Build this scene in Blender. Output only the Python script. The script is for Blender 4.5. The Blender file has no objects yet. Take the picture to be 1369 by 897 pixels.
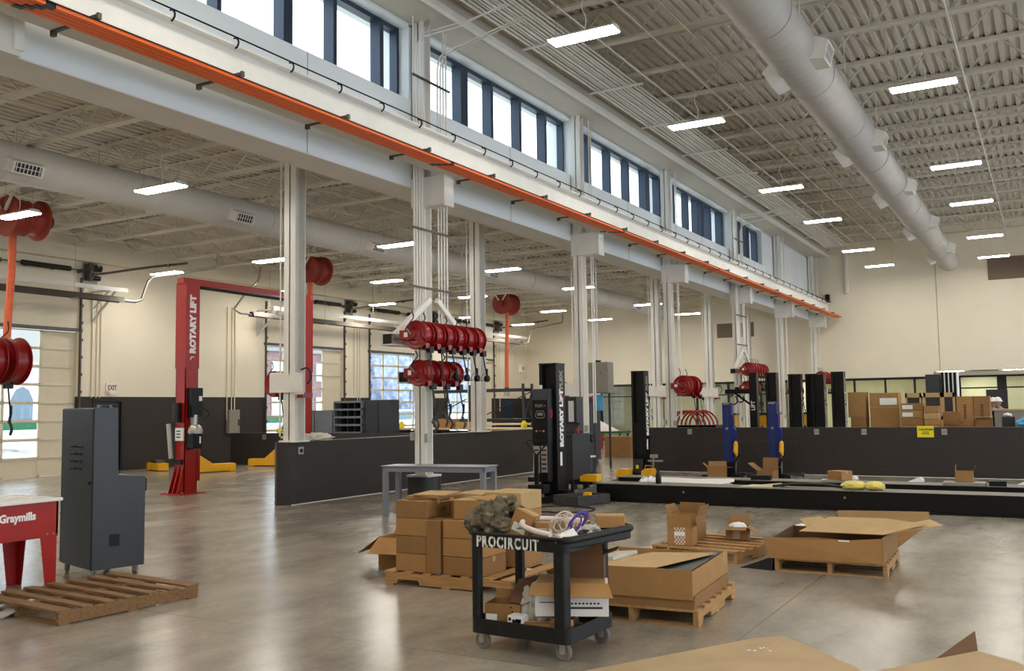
import bpy, bmesh, math, random
from mathutils import Matrix, Vector
random.seed(7)
PI = math.pi
sc = bpy.context.scene
COL = sc.collection
R = math.radians

# ------------------------------------------------------------------ materials
def lin(c):
    c = c/255.0
    return c/12.92 if c <= .04045 else ((c+.055)/1.055)**2.4
def rgb(r, g, b): return (lin(r), lin(g), lin(b), 1)

def mat(name, col, rough=.6, metal=0, var=.0, vscale=6, bump=0, bscale=60, stretch=None, spec=None, col2=None, band=None):
    m = bpy.data.materials.new(name); m.use_nodes = True
    nt = m.node_tree; N = nt.nodes; L = nt.links
    b = N['Principled BSDF']
    b.inputs['Roughness'].default_value = rough
    b.inputs['Metallic'].default_value = metal
    if spec is not None: b.inputs['Specular IOR Level'].default_value = spec
    c = rgb(*col); b.inputs['Base Color'].default_value = c
    if var or bump or col2:
        tc = N.new('ShaderNodeTexCoord'); mp = N.new('ShaderNodeMapping')
        L.new(tc.outputs['Object'], mp.inputs['Vector'])
        if stretch: mp.inputs['Scale'].default_value = stretch
    if var or col2:
        nz = N.new('ShaderNodeTexNoise'); nz.inputs['Scale'].default_value = vscale
        nz.inputs['Detail'].default_value = 4
        L.new(mp.outputs[0], nz.inputs['Vector'])
        rp = N.new('ShaderNodeValToRGB')
        rp.color_ramp.elements[0].position = .3; rp.color_ramp.elements[1].position = .7
        if col2: c0, c1 = c, rgb(*col2)
        else:
            c0 = tuple(x*(1-var) for x in c[:3])+(1,); c1 = tuple(min(1, x*(1+var)) for x in c[:3])+(1,)
        rp.color_ramp.elements[0].color = c0; rp.color_ramp.elements[1].color = c1
        L.new(nz.outputs['Fac'], rp.inputs[0]); L.new(rp.outputs[0], b.inputs['Base Color'])
    if bump:
        n2 = N.new('ShaderNodeTexNoise'); n2.inputs['Scale'].default_value = bscale
        bp = N.new('ShaderNodeBump'); bp.inputs['Strength'].default_value = bump; bp.inputs['Distance'].default_value = .01
        L.new(mp.outputs[0], n2.inputs['Vector']); L.new(n2.outputs['Fac'], bp.inputs['Height']); L.new(bp.outputs[0], b.inputs['Normal'])
    return m

def emis(name, col, s):
    m = bpy.data.materials.new(name); m.use_nodes = True
    b = m.node_tree.nodes['Principled BSDF']
    b.inputs['Base Color'].default_value = (.8, .8, .8, 1)
    b.inputs['Emission Color'].default_value = col; b.inputs['Emission Strength'].default_value = s
    return m

def glass(name, tint=(.93, .96, .97, 1)):
    m = bpy.data.materials.new(name); m.use_nodes = True
    nt = m.node_tree; nt.nodes.clear()
    o = nt.nodes.new('ShaderNodeOutputMaterial'); t = nt.nodes.new('ShaderNodeBsdfTransparent')
    g = nt.nodes.new('ShaderNodeBsdfGlossy'); mx = nt.nodes.new('ShaderNodeMixShader'); lw = nt.nodes.new('ShaderNodeLayerWeight')
    pw = nt.nodes.new('ShaderNodeMath'); pw.operation = 'POWER'; pw.inputs[1].default_value = 4
    ma = nt.nodes.new('ShaderNodeMath'); ma.operation = 'MULTIPLY_ADD'; ma.inputs[1].default_value = .6; ma.inputs[2].default_value = .03
    t.inputs[0].default_value = tint; g.inputs['Roughness'].default_value = .03; lw.inputs[0].default_value = .5
    nt.links.new(lw.outputs['Facing'], pw.inputs[0]); nt.links.new(pw.outputs[0], ma.inputs[0]); nt.links.new(ma.outputs[0], mx.inputs[0])
    nt.links.new(t.outputs[0], mx.inputs[1]); nt.links.new(g.outputs[0], mx.inputs[2])
    nt.links.new(mx.outputs[0], o.inputs[0])
    return m

M = dict(
 white = mat('white_steel_paint', (234, 231, 224), .45, var=.04, vscale=3),
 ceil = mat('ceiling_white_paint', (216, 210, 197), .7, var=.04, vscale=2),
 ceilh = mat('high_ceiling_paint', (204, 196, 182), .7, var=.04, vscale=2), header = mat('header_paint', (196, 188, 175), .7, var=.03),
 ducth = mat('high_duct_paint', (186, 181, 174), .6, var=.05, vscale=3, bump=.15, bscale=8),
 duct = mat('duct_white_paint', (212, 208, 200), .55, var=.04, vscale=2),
 fascia = mat('cool_white_panel', (238, 243, 245), .6, var=.02, vscale=1),
 soffit = mat('soffit_paint', (226, 221, 212), .7, var=.03, vscale=1.5),
 cream = mat('cream_panel', (228, 218, 192), .6, var=.02, vscale=1.5),
 orange = mat('orange_insulation', (252, 112, 30), .5),
 hose_orange = mat('orange_hose', (214, 100, 58), .6, var=.12, vscale=12, bump=.3, bscale=90),
 red = mat('red_enamel', (160, 24, 16), .38, var=.06, vscale=5),
 reel = mat('dark_red_enamel', (140, 16, 20), .3, var=.06, vscale=9),
 reel2 = mat('dull_red_enamel', (150, 52, 36), .5, var=.08, vscale=5),
 black = mat('black_powder_coat', (10, 9, 10), .4, var=.08, vscale=9, spec=.3),
 blackm = mat('black_rubber', (16, 15, 15), .6, spec=.3),
 hose = mat('black_hose', (20, 18, 18), .5),
 steel = mat('brushed_steel', (170, 168, 162), .35, metal=.9),
 dsteel = mat('dark_galvanised_steel', (96, 90, 84), .45, metal=.6, var=.1),
 galv = mat('galvanised_steel', (176, 172, 160), .4, metal=.5, var=.06),
 grey = mat('grey_enamel', (128, 132, 140), .35, var=.03),
 dgrey = mat('charcoal_enamel', (48, 50, 55), .4, var=.06),
 dgrey2 = mat('dark_charcoal_enamel', (36, 34, 35), .45, var=.06),
 tgrey = mat('electrical_grey_enamel', (140, 136, 126), .45, var=.03),
 plastic = mat('black_structural_foam', (22, 21, 22), .5, spec=.35, var=.3, vscale=24, bump=.25, bscale=150),
 blue = mat('blue_enamel', (22, 36, 112), .35, var=.05),
 yellow = mat('yellow_enamel', (236, 176, 20), .4, var=.05),
 tyellow = mat('tag_yellow', (240, 220, 30), .6),
 green = mat('green_enamel', (20, 92, 52), .5),
 card = mat('corrugated_cardboard', (166, 124, 74), .85, var=.06, vscale=7, bump=.08, bscale=40),
 card2 = mat('brown_cardboard', (146, 107, 63), .85, var=.07, vscale=6, bump=.08, bscale=40),
 card3 = mat('pale_cardboard', (186, 154, 106), .85, var=.06, vscale=5, bump=.1, bscale=30),
 card4 = mat('faded_cardboard', (178, 153, 116), .9, var=.09, vscale=3, bump=.1, bscale=20),
 cardd = mat('dark_cardboard', (106, 74, 48), .85, var=.08, vscale=6),
 paper = mat('white_paper', (232, 230, 228), .8, var=.02),
 wood = mat('pallet_wood', (176, 134, 84), .8, var=.18, vscale=5, stretch=(1, 8, 8), bump=.2, bscale=30),
 wood2 = mat('weathered_pallet_wood', (132, 100, 66), .85, var=.25, vscale=5, stretch=(8, 1, 8), bump=.25, bscale=30),
 woodp = mat('pale_plywood', (214, 190, 150), .7, var=.08, vscale=4),
 camo = mat('camouflage_cloth', (44, 38, 28), .95, vscale=13, col2=(136, 124, 98), bump=.8, bscale=28),
 cloth = mat('cream_cloth', (214, 206, 186), .95, var=.06, bump=.5, bscale=30),
 bag = mat('grey_plastic_bag', (186, 184, 176), .35, var=.08, vscale=8, bump=.6, bscale=18),
 wire = mat('ivory_wire', (220, 206, 196), .5), purple = mat('purple_wire', (96, 72, 160), .5),
 tarp = mat('light_blue_plastic', (80, 170, 214), .5, var=.15, vscale=6),
 navy = mat('dark_blue_window_frame', (44, 58, 78), .4, metal=.2),
 frame = mat('black_window_frame', (24, 20, 22), .45),
 skin = mat('skin', (176, 126, 100), .6), shirt = mat('grey_shirt', (150, 150, 152), .9), lime = mat('lime_vest', (196, 220, 40), .8),
 jeans = mat('dark_trousers', (44, 48, 60), .9), hat = mat('white_hard_hat', (238, 238, 232), .3),
 snow = mat('snow', (236, 240, 246), .9, var=.04, vscale=.15),
 office = mat('pale_green_wall', (206, 204, 168), .7, var=.03),
 glass = glass('window_glass'),
 lamp = emis('lamp_diffuser', (1, .935, .83, 1), 62),
 deck_top = mat('runway_top', (128, 122, 112), .6, var=.1, vscale=4),
 label = mat('white_vinyl', (236, 236, 232), .5), pink = mat('magenta_vinyl', (190, 40, 90), .5),
 tyre = mat('grey_tyre', (122, 116, 108), .7),
 spring = mat('black_spring_steel', (40, 34, 32), .5, metal=.4, bump=.5, bscale=120),
 beige = mat('beige_door_panel', (226, 216, 192), .55, var=.02),
 brick = mat('far_brick', (132, 104, 104), .9, var=.2, vscale=3),
 car = mat('car_paint', (206, 212, 220), .25), tint = mat('car_window', (104, 118, 128), .2),
)

def zpaint(name, z, lower, upper):
    """wall painted in two colours that meet at height z"""
    m = mat(name, upper, .65, var=.03, vscale=.6)
    nt = m.node_tree; N = nt.nodes; L = nt.links; b = N['Principled BSDF']
    g = N.new('ShaderNodeNewGeometry'); s = N.new('ShaderNodeSeparateXYZ'); mth = N.new('ShaderNodeMath'); mth.operation = 'GREATER_THAN'
    mth.inputs[1].default_value = z; mx = N.new('ShaderNodeMix'); mx.data_type = 'RGBA'
    L.new(g.outputs['Position'], s.inputs[0]); L.new(s.outputs['Z'], mth.inputs[0]); L.new(mth.outputs[0], mx.inputs['Factor'])
    src = b.inputs['Base Color'].links[0].from_socket
    mx.inputs['A'].default_value = rgb(*lower); L.new(src, mx.inputs['B']); L.new(mx.outputs['Result'], b.inputs['Base Color'])
    return m
M['wallp'] = zpaint('two_tone_wall_paint', 2.13, (46, 39, 35), (232, 223, 202))

def block_mat(name, col, bw=.41, bh=.21):
    m = bpy.data.materials.new(name); m.use_nodes = True
    nt = m.node_tree; N = nt.nodes; L = nt.links; b = N['Principled BSDF']
    tc = N.new('ShaderNodeTexCoord'); sp = N.new('ShaderNodeSeparateXYZ'); ad = N.new('ShaderNodeMath'); cb = N.new('ShaderNodeCombineXYZ')
    L.new(tc.outputs['Object'], sp.inputs[0]); L.new(sp.outputs['X'], ad.inputs[0]); L.new(sp.outputs['Y'], ad.inputs[1])
    L.new(ad.outputs[0], cb.inputs['X']); L.new(sp.outputs['Z'], cb.inputs['Y'])
    br = N.new('ShaderNodeTexBrick'); br.inputs['Scale'].default_value = 1; br.inputs['Brick Width'].default_value = bw; br.inputs['Row Height'].default_value = bh
    br.inputs['Mortar Size'].default_value = .006; br.inputs['Mortar Smooth'].default_value = .6
    c = rgb(*col); br.inputs['Color1'].default_value = c; br.inputs['Color2'].default_value = tuple(x*1.12 for x in c[:3])+(1,)
    br.inputs['Mortar'].default_value = tuple(x*.7 for x in c[:3])+(1,)
    L.new(cb.outputs[0], br.inputs['Vector']); L.new(br.outputs['Color'], b.inputs['Base Color'])
    bp = N.new('ShaderNodeBump'); bp.inputs['Strength'].default_value = .5; bp.inputs['Distance'].default_value = .006; bp.invert = True
    L.new(br.outputs['Fac'], bp.inputs['Height']); L.new(bp.outputs[0], b.inputs['Normal'])
    b.inputs['Roughness'].default_value = .55
    return m
M['cmu'] = block_mat('dark_painted_block', (44, 37, 34))

def floor_mat():
    m = bpy.data.materials.new('polished_concrete'); m.use_nodes = True
    nt = m.node_tree; N = nt.nodes; L = nt.links; b = N['Principled BSDF']
    g = N.new('ShaderNodeNewGeometry')
    def noise(sc_, det, stretch=(1, 1, 1), rough=.6):
        mp = N.new('ShaderNodeMapping'); mp.inputs['Scale'].default_value = stretch
        L.new(g.outputs['Position'], mp.inputs['Vector'])
        n = N.new('ShaderNodeTexNoise'); n.inputs['Scale'].default_value = sc_; n.inputs['Detail'].default_value = det; n.inputs['Roughness'].default_value = rough
        L.new(mp.outputs[0], n.inputs['Vector']); return n
    n1 = noise(.35, 6); n2 = noise(1.3, 7, (1, .5, 1), .68); n3 = noise(22, 3)
    a = N.new('ShaderNodeMath'); a.operation = 'MULTIPLY_ADD'; a.inputs[1].default_value = .62
    L.new(n2.outputs['Fac'], a.inputs[0])
    s = N.new('ShaderNodeMath'); s.operation = 'MULTIPLY'; s.inputs[1].default_value = .35
    L.new(n1.outputs['Fac'], s.inputs[0]); L.new(s.outputs[0], a.inputs[2])
    a2 = N.new('ShaderNodeMath'); a2.operation = 'MULTIPLY_ADD'; a2.inputs[1].default_value = .12
    L.new(n3.outputs['Fac'], a2.inputs[0]); L.new(a.outputs[0], a2.inputs[2])
    rp = N.new('ShaderNodeValToRGB'); e = rp.color_ramp.elements
    e[0].position = .38; e[0].color = rgb(106, 99, 88); e[1].position = .64; e[1].color = rgb(162, 153, 138)
    L.new(a2.outputs[0], rp.inputs[0])
    # sawn control joints every 5.85 m
    sp = N.new('ShaderNodeSeparateXYZ'); L.new(g.outputs['Position'], sp.inputs[0])
    def joint(sock, off):
        x = N.new('ShaderNodeMath'); x.operation = 'ADD'; x.inputs[1].default_value = off; L.new(sock, x.inputs[0])
        w = N.new('ShaderNodeMath'); w.operation = 'PINGPONG'; w.inputs[1].default_value = 2.925; L.new(x.outputs[0], w.inputs[0])
        l = N.new('ShaderNodeMath'); l.operation = 'LESS_THAN'; l.inputs[1].default_value = .006; L.new(w.outputs[0], l.inputs[0]); return l
    j = N.new('ShaderNodeMath'); j.operation = 'MAXIMUM'
    L.new(joint(sp.outputs['X'], 30.0+1.25).outputs[0], j.inputs[0]); L.new(joint(sp.outputs['Y'], 30-.3).outputs[0], j.inputs[1])
    mx = N.new('ShaderNodeMix'); mx.data_type = 'RGBA'; L.new(j.outputs[0], mx.inputs['Factor']); L.new(rp.outputs[0], mx.inputs['A'])
    mx.inputs['B'].default_value = rgb(120, 113, 102); L.new(mx.outputs['Result'], b.inputs['Base Color'])
    r = N.new('ShaderNodeMapRange'); r.inputs['From Min'].default_value = .3; r.inputs['From Max'].default_value = .7
    r.inputs['To Min'].default_value = .2; r.inputs['To Max'].default_value = .268
    L.new(n2.outputs['Fac'], r.inputs['Value']); L.new(r.outputs[0], b.inputs['Roughness'])
    b.inputs['Specular IOR Level'].default_value = .55
    bp = N.new('ShaderNodeBump'); bp.inputs['Strength'].default_value = .03; bp.inputs['Distance'].default_value = .01
    L.new(n2.outputs['Fac'], bp.inputs['Height']); L.new(bp.outputs[0], b.inputs['Normal'])
    return m
M['floor'] = floor_mat()

# ------------------------------------------------------------------ mesh builder (world coordinates)
class MB:
    def __init__(s): s.v = []; s.f = []
    def add(s, vs, fs):
        k = len(s.v); s.v += [tuple(v) for v in vs]; s.f += [tuple(k+i for i in f) for f in fs]; return s
    def box(s, x0, x1, y0, y1, z0, z1):
        vs = [(x, y, z) for z in (z0, z1) for y in (y0, y1) for x in (x0, x1)]
        return s.add(vs, [(0, 2, 3, 1), (4, 5, 7, 6), (0, 1, 5, 4), (2, 6, 7, 3), (0, 4, 6, 2), (1, 3, 7, 5)])
    def obox(s, c, size, rz=0, rx=0, ry=0):
        m = Matrix.Rotation(rz, 3, 'Z') @ Matrix.Rotation(ry, 3, 'Y') @ Matrix.Rotation(rx, 3, 'X'); c = Vector(c)
        hx, hy, hz = [q/2 for q in size]
        vs = [c+m @ Vector((x, y, z)) for z in (-hz, hz) for y in (-hy, hy) for x in (-hx, hx)]
        return s.add(vs, [(0, 2, 3, 1), (4, 5, 7, 6), (0, 1, 5, 4), (2, 6, 7, 3), (0, 4, 6, 2), (1, 3, 7, 5)])
    def bar(s, a, b, w, h=None):
        """rectangular bar from a to b"""
        h = h or w; a = Vector(a); b = Vector(b); d = (b-a).normalized()
        u = d.cross(Vector((0, 0, 1)))
        if u.length < 1e-3: u = Vector((1, 0, 0))
        u.normalize(); t = u.cross(d)
        vs = [p+u*(x*w/2)+t*(y*h/2) for p in (a, b) for x, y in ((-1, -1), (1, -1), (1, 1), (-1, 1))]
        return s.add(vs, [(3, 2, 1, 0), (4, 5, 6, 7), (0, 1, 5, 4), (1, 2, 6, 5), (2, 3, 7, 6), (3, 0, 4, 7)])
    def cyl(s, a, b, r, n=14, r2=None):
        r2 = r if r2 is None else r2
        a = Vector(a); b = Vector(b); d = (b-a).normalized(); u = d.orthogonal().normalized(); w = d.cross(u)
        vs = [a+(u*math.cos(2*PI*i/n)+w*math.sin(2*PI*i/n))*r for i in range(n)]+[b+(u*math.cos(2*PI*i/n)+w*math.sin(2*PI*i/n))*r2 for i in range(n)]
        fs = [(i, (i+1) % n, n+(i+1) % n, n+i) for i in range(n)]+[tuple(range(n-1, -1, -1)), tuple(range(n, 2*n))]
        return s.add(vs, fs)
    def tube(s, pts, r, n=8, closed=False):
        pts = [Vector(p) for p in pts]; k = len(pts); vs = []; u = None
        for i, p in enumerate(pts):
            a = pts[i-1] if (i > 0 or closed) else p; b = pts[(i+1) % k] if (i < k-1 or closed) else p
            d = (b-a).normalized()
            if u is None: u = d.orthogonal().normalized()
            else:
                u = u-d*u.dot(d)
                u = u.normalized() if u.length > 1e-6 else d.orthogonal().normalized()
            w = d.cross(u); rr = r[i] if isinstance(r, (list, tuple)) else r
            vs += [p+(u*math.cos(2*PI*j/n)+w*math.sin(2*PI*j/n))*rr for j in range(n)]
        fs = []
        for i in range(k if closed else k-1):
            o = i*n; q = ((i+1) % k)*n
            fs += [(o+j, o+(j+1) % n, q+(j+1) % n, q+j) for j in range(n)]
        if not closed: fs += [tuple(range(n-1, -1, -1)), tuple(range((k-1)*n, k*n))]
        return s.add(vs, fs)
    def prism(s, poly, ax, a, b):
        """polygon in the plane normal to ax ('x': (y,z), 'y': (x,z), 'z': (x,y)), extruded a..b"""
        n = len(poly)
        def P(p, t): return {'x': (t, p[0], p[1]), 'y': (p[0], t, p[1]), 'z': (p[0], p[1], t)}[ax]
        vs = [P(p, a) for p in poly]+[P(p, b) for p in poly]
        fs = [(i, (i+1) % n, n+(i+1) % n, n+i) for i in range(n)]+[tuple(range(n-1, -1, -1)), tuple(range(n, 2*n))]
        return s.add(vs, fs)
    def sheet(s, pts, t=.006):
        """polygon with thickness"""
        pts = [Vector(p) for p in pts]; n = len(pts)
        nr = (pts[1]-pts[0]).cross(pts[2]-pts[0]).normalized()*t
        vs = pts+[p+nr for p in pts]
        fs = [(i, (i+1) % n, n+(i+1) % n, n+i) for i in range(n)]+[tuple(range(n-1, -1, -1)), tuple(range(n, 2*n))]
        return s.add(vs, fs)
    def lathe(s, prof, c, n=24, axis='z'):
        """prof = [(r, h)], around the axis through c"""
        k = len(prof); vs = []
        for r, h in prof:
            for i in range(n):
                x, y = r*math.cos(2*PI*i/n), r*math.sin(2*PI*i/n)
                p = {'z': (x, y, h), 'y': (x, h, y), 'x': (h, x, y)}[axis]
                vs.append((c[0]+p[0], c[1]+p[1], c[2]+p[2]))
        fs = [(j*n+i, j*n+(i+1) % n, (j+1)*n+(i+1) % n, (j+1)*n+i) for j in range(k-1) for i in range(n)]
        fs += [tuple(range(n-1, -1, -1)), tuple(range((k-1)*n, k*n))]
        return s.add(vs, fs)
    def blob(s, c, rad, seed=0, amp=.25, n=18, freq=3., flat=None):
        from mathutils import noise
        vs = []; fs = []; h = n//2
        for j in range(h+1):
            th = PI*j/h
            for i in range(n):
                ph = 2*PI*i/n; d = Vector((math.sin(th)*math.cos(ph), math.sin(th)*math.sin(ph), math.cos(th)))
                k = 1+amp*noise.noise(d*freq+Vector((seed*7.3, seed*3.1, seed)))+amp*.6*noise.noise(d*freq*2.7+Vector((seed, 9, 2)))
                p = Vector((c[0]+d.x*rad[0]*k, c[1]+d.y*rad[1]*k, c[2]+d.z*rad[2]*k))
                if flat is not None and p.z < flat: p.z = flat
                vs.append(p)
        for j in range(h):
            for i in range(n): fs.append((j*n+i, (j+1)*n+i, (j+1)*n+(i+1) % n, j*n+(i+1) % n))
        return s.add(vs, fs)
    def build(s, name, m, parent=None, smooth=False, bevel=0, sub=0, local=False):
        me = bpy.data.meshes.new(name)
        vs = s.v
        if parent is not None and not local:
            inv = WM[parent.name].inverted(); vs = [inv @ Vector(v) for v in vs]
        me.from_pydata([tuple(v) for v in vs], [], s.f)
        bm = bmesh.new(); bm.from_mesh(me); bmesh.ops.recalc_face_normals(bm, faces=bm.faces); bm.to_mesh(me); bm.free()
        me.materials.append(M[m] if isinstance(m, str) else m)
        o = bpy.data.objects.new(name, me); COL.objects.link(o)
        if parent is not None: o.parent = parent; WM[o.name] = WM[parent.name]
        else: WM[o.name] = Matrix()
        if smooth:
            for p in me.polygons: p.use_smooth = True
            if smooth != 2: me.set_sharp_from_angle(angle=R(40))
        if bevel:
            b = o.modifiers.new('bevel', 'BEVEL'); b.width = bevel; b.segments = 2; b.limit_method = 'ANGLE'; b.angle_limit = R(40)
        if sub:
            b = o.modifiers.new('sub', 'SUBSURF'); b.levels = sub; b.render_levels = sub
        return o
WM = {}

def thing(name, label, cat, loc=(0, 0, 0), rz=0, group=None):
    o = bpy.data.objects.new(name, None); COL.objects.link(o); o.empty_display_size = .1
    o.location = loc; o.rotation_euler = (0, 0, rz); o['label'] = label; o['category'] = cat
    if group: o['group'] = group
    WM[o.name] = Matrix.Translation(Vector(loc)) @ Matrix.Rotation(rz, 4, 'Z')
    return o
def tag(o, label, cat, group=None, kind=None):
    o['label'] = label; o['category'] = cat
    if group: o['group'] = group
    if kind: o['kind'] = kind
    return o
def struct(o, label=None):
    o['kind'] = 'structure'
    if label: o['label'] = label
    return o
KIDS = {}
def kids(o): return [c for c in bpy.data.objects if c.parent == o]
def dup(root, loc=None, rz=None, label=None, group=None, name=None, scale=None):
    def cp(o, par):
        c = o.copy(); COL.objects.link(c); c.parent = par; WM[c.name] = WM[o.name]
        for k in kids_cache(o): cp(k, c)
        return c
    r = root.copy(); COL.objects.link(r)
    if name: r.name = name
    if loc is not None: r.location = loc
    if rz is not None: r.rotation_euler = (0, 0, rz)
    if scale: r.scale = scale
    if label: r['label'] = label
    if group: r['group'] = group
    WM[r.name] = Matrix.Translation(r.location) @ Matrix.Rotation(r.rotation_euler.z, 4, 'Z')
    for k in kids_cache(root): cp(k, r)
    return r
_kc = {}
def kids_cache(o):
    if o.name not in _kc: _kc[o.name] = kids(o)
    return _kc[o.name]

def text(name, s, size, m, parent, org, xdir, ydir, bold=.0, ext=.002, align='LEFT', sx=1, local=False, gap=1):
    """writing whose baseline runs along xdir from org, letters standing along ydir (world)"""
    cu = bpy.data.curves.new(name, 'FONT'); cu.body = s; cu.size = size; cu.extrude = ext; cu.offset = bold; cu.align_x = align; cu.space_character = gap; cu.resolution_u = 2
    t = bpy.data.objects.new(name, cu); COL.objects.link(t)
    dg = bpy.context.evaluated_depsgraph_get(); me = bpy.data.meshes.new_from_object(t.evaluated_get(dg))
    bpy.data.objects.remove(t); bpy.data.curves.remove(cu)
    X = Vector(xdir).normalized(); Y = Vector(ydir).normalized(); Z = X.cross(Y)
    mx = Matrix(((X.x*sx, Y.x, Z.x, org[0]), (X.y*sx, Y.y, Z.y, org[1]), (X.z*sx, Y.z, Z.z, org[2]), (0, 0, 0, 1)))
    if parent is not None and not local: mx = WM[parent.name].inverted() @ mx
    me.transform(mx); me.materials.clear(); me.materials.append(M[m])
    o = bpy.data.objects.new(name, me); COL.objects.link(o); o.parent = parent; WM[o.name] = WM[parent.name] if parent else Matrix()
    return o
def arc(c, r, a0, a1, n, u=(1, 0, 0), v=(0, 0, 1)):
    c = Vector(c); u = Vector(u); v = Vector(v)
    return [c+u*(r*math.cos(a0+(a1-a0)*i/n))+v*(r*math.sin(a0+(a1-a0)*i/n)) for i in range(n+1)]
def smoothpts(pts, k=6):
    """Catmull-Rom through the points"""
    P = [Vector(p) for p in pts]; P = [P[0]*2-P[1]]+P+[P[-1]*2-P[-2]]; out = []
    for i in range(1, len(P)-2):
        for j in range(k):
            t = j/k; a, b, c, d = P[i-1:i+3]
            out.append(.5*((2*b)+(c-a)*t+(2*a-5*b+4*c-d)*t*t+(3*b-a-3*c+d)*t*t*t))
    return out+[P[-2]]
# ------------------------------------------------------------------ the room (x to the right, y away from the camera, z up; metres)
XL, XR, Y0, Y1 = -23.4, 7.0, -8.0, 42.3
ZH, ZLO = 9.0, 6.75                 # deck heights of the high and the low bay
struct(MB().box(XL-.3, XR+.3, Y0-.3, Y1+4.4, -.15, 0).build('floor', 'floor'))
struct(MB().box(-140, XL-.3, -60, 120, -.35, -.1).build('ground', 'snow'))

struct(MB().box(XR+.3, 120, -60, 120, -.35, -.1).build('ground_right', 'snow'))  # unseen snow added to bounce daylight up through the right wall openings
# left wall with five sectional doors and the exit door
DOORS = [(6.7, 10.84), (12.4, 16.54), (23.72, 27.8), (29.38, 33.5), (34.85, 38.9)]
DH = 4.0
def wall_x(name, x0, x1, ya, yb, z1, holes, m):
    b = MB(); y = ya
    for h0, h1, hz0, hz1 in sorted(holes):
        b.box(x0, x1, y, h0, 0, z1)
        b.box(x0, x1, h0, h1, hz1, z1)
        if hz0 > 0: b.box(x0, x1, h0, h1, 0, hz0)
        y = h1
    b.box(x0, x1, y, yb, 0, z1)
    return struct(b.build(name, m))
wall_x('wall_left', XL-.3, XL, Y0, Y1, ZLO+.1, [(a, b, 0, DH) for a, b in DOORS]+[(17.05, 18.0, 0, 2.05)], 'wallp')
# end wall with the glazed front
b = MB()
b.box(XL-.3, -22.9, Y1, Y1+.3, 0, ZH+.2); b.box(-22.9, -21.7, Y1, Y1+.3, 2.35, ZH+.2); b.box(-21.7, -19.3, Y1, Y1+.3, 0, ZH+.2)
b.box(-19.3, -4.2, Y1, Y1+.3, 2.72, ZH+.2); b.box(-4.2, XR+.3, Y1, Y1+.3, 2.93, ZH+.2)
struct(b.build('wall_back', 'wallp'))
b = MB(); b.box(XR, XR+.3, Y0, Y1, 0, .4); b.box(XR, XR+.3, Y0, Y1, 5.0, ZH+.2)
for y in range(-8, 43, 6): b.box(XR, XR+.3, y, y+.5, 0.4, 5.0)
struct(b.build('wall_right', 'wallp'))
struct(MB().box(XL-.3, XR+.3, Y0-.3, Y0, 0, ZH+.2).build('wall_front', 'wallp'))

# strip windows added to the unseen right wall to let daylight in
for i, a in enumerate(range(-8, 42, 6)):
    f = MB()
    for k in range(5): f.box(XR+.1, XR+.16, a+.5+k*1.36, a+.56+k*1.36, 0.4, 5.0)
    for z in (.4, 2.6, 4.94): f.box(XR+.1, XR+.16, a+.5, min(a+6, Y1), z, z+.06)
    struct(f.build('window_%d' % (i+20), 'navy'))

# clerestory wall: solid band, window strip, header
XW = -9.0
b = MB(); b.box(XW-.6, XW, 5.45, Y1, 5.3, 6.78); b.box(XW-.6, XW, 34.3, Y1, 6.78, 8.05); b.box(XW-.6, XW, 5.45, Y1, 8.03, ZH+.2)
for y in (12.62, 18.75, 24.62, 30.5): b.box(XW-.6, XW, y-.27, y+.27, 6.78, 8.05)
struct(b.build('wall_clerestory', 'fascia'))
struct(MB().box(XW-.61, XW+.005, 5.5, Y1, 5.285, 5.3).build('trim_1', 'soffit'))
struct(MB().box(XW, -8.2, 5.45, Y1, 8.08, ZH).build('trim_2', 'header'))
struct(MB().box(-8.24, -8.14, 2, Y1, 8.02, 8.12).build('trim_3', 'white'))
# return wall at the near end of the clerestory
struct(MB().box(XW-.6, XW+.28, Y0, 5.45, 5.2, ZH+.2).build('wall_return', 'soffit'))
struct(MB().box(XW+.28, XW+.31, 5.37, 5.47, 5.25, 6.05).build('trim_4', 'white'))
# panel joints on the band
b = MB()
for y in (9.9, 15.7, 21.6, 27.4, 33.2): b.box(XW, XW+.003, y, y+.012, 5.3, 6.78)
struct(b.build('trim_5', 'tgrey'))
WIN = [(5.6, 12.35, [(6.7, .14), (8.39, .12), (9.66, .3), (10.67, .14), (11.81, .16)]),
       (12.89, 18.48, [(12.97, .16), (14.28, .4), (15.27, .16), (16.39, .16), (17.5, .16)]),
       (19.02, 24.35, [(19.12, .12), (19.74, .16), (20.88, .16), (22.05, .16), (23.35, .5), (24.25, .14)]),
       (24.89, 30.23, [(25.38, .18), (26.6, .18), (27.5, .18), (28.0, .3), (28.75, .2), (29.85, .2)]),
       (30.77, 34.3, [(30.95, .2), (32.0, .2), (32.6, .35), (33.05, .3), (34.1, .3)])]
for i, (a, c, ms) in enumerate(WIN):
    w = MB()
    w.box(XW-.35, XW-.2, a, c, 7.95, 8.03); w.box(XW-.35, XW-.2, a, c, 6.78, 6.84)
    w.box(XW-.35, XW-.2, a, a+.06, 6.84, 7.95); w.box(XW-.35, XW-.2, c-.06, c, 6.84, 7.95)
    o = struct(w.build('window_%d' % (i+1), 'navy'))
    for y, wd in ms: MB().box(XW-.34, XW-.14, y-wd*.3, y+wd*.3, 6.84, 7.95).build('mullion', 'navy', o)
    MB().box(XW-.29, XW-.283, a+.06, c-.06, 6.84, 7.95).build('pane', 'glass', o)

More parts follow.
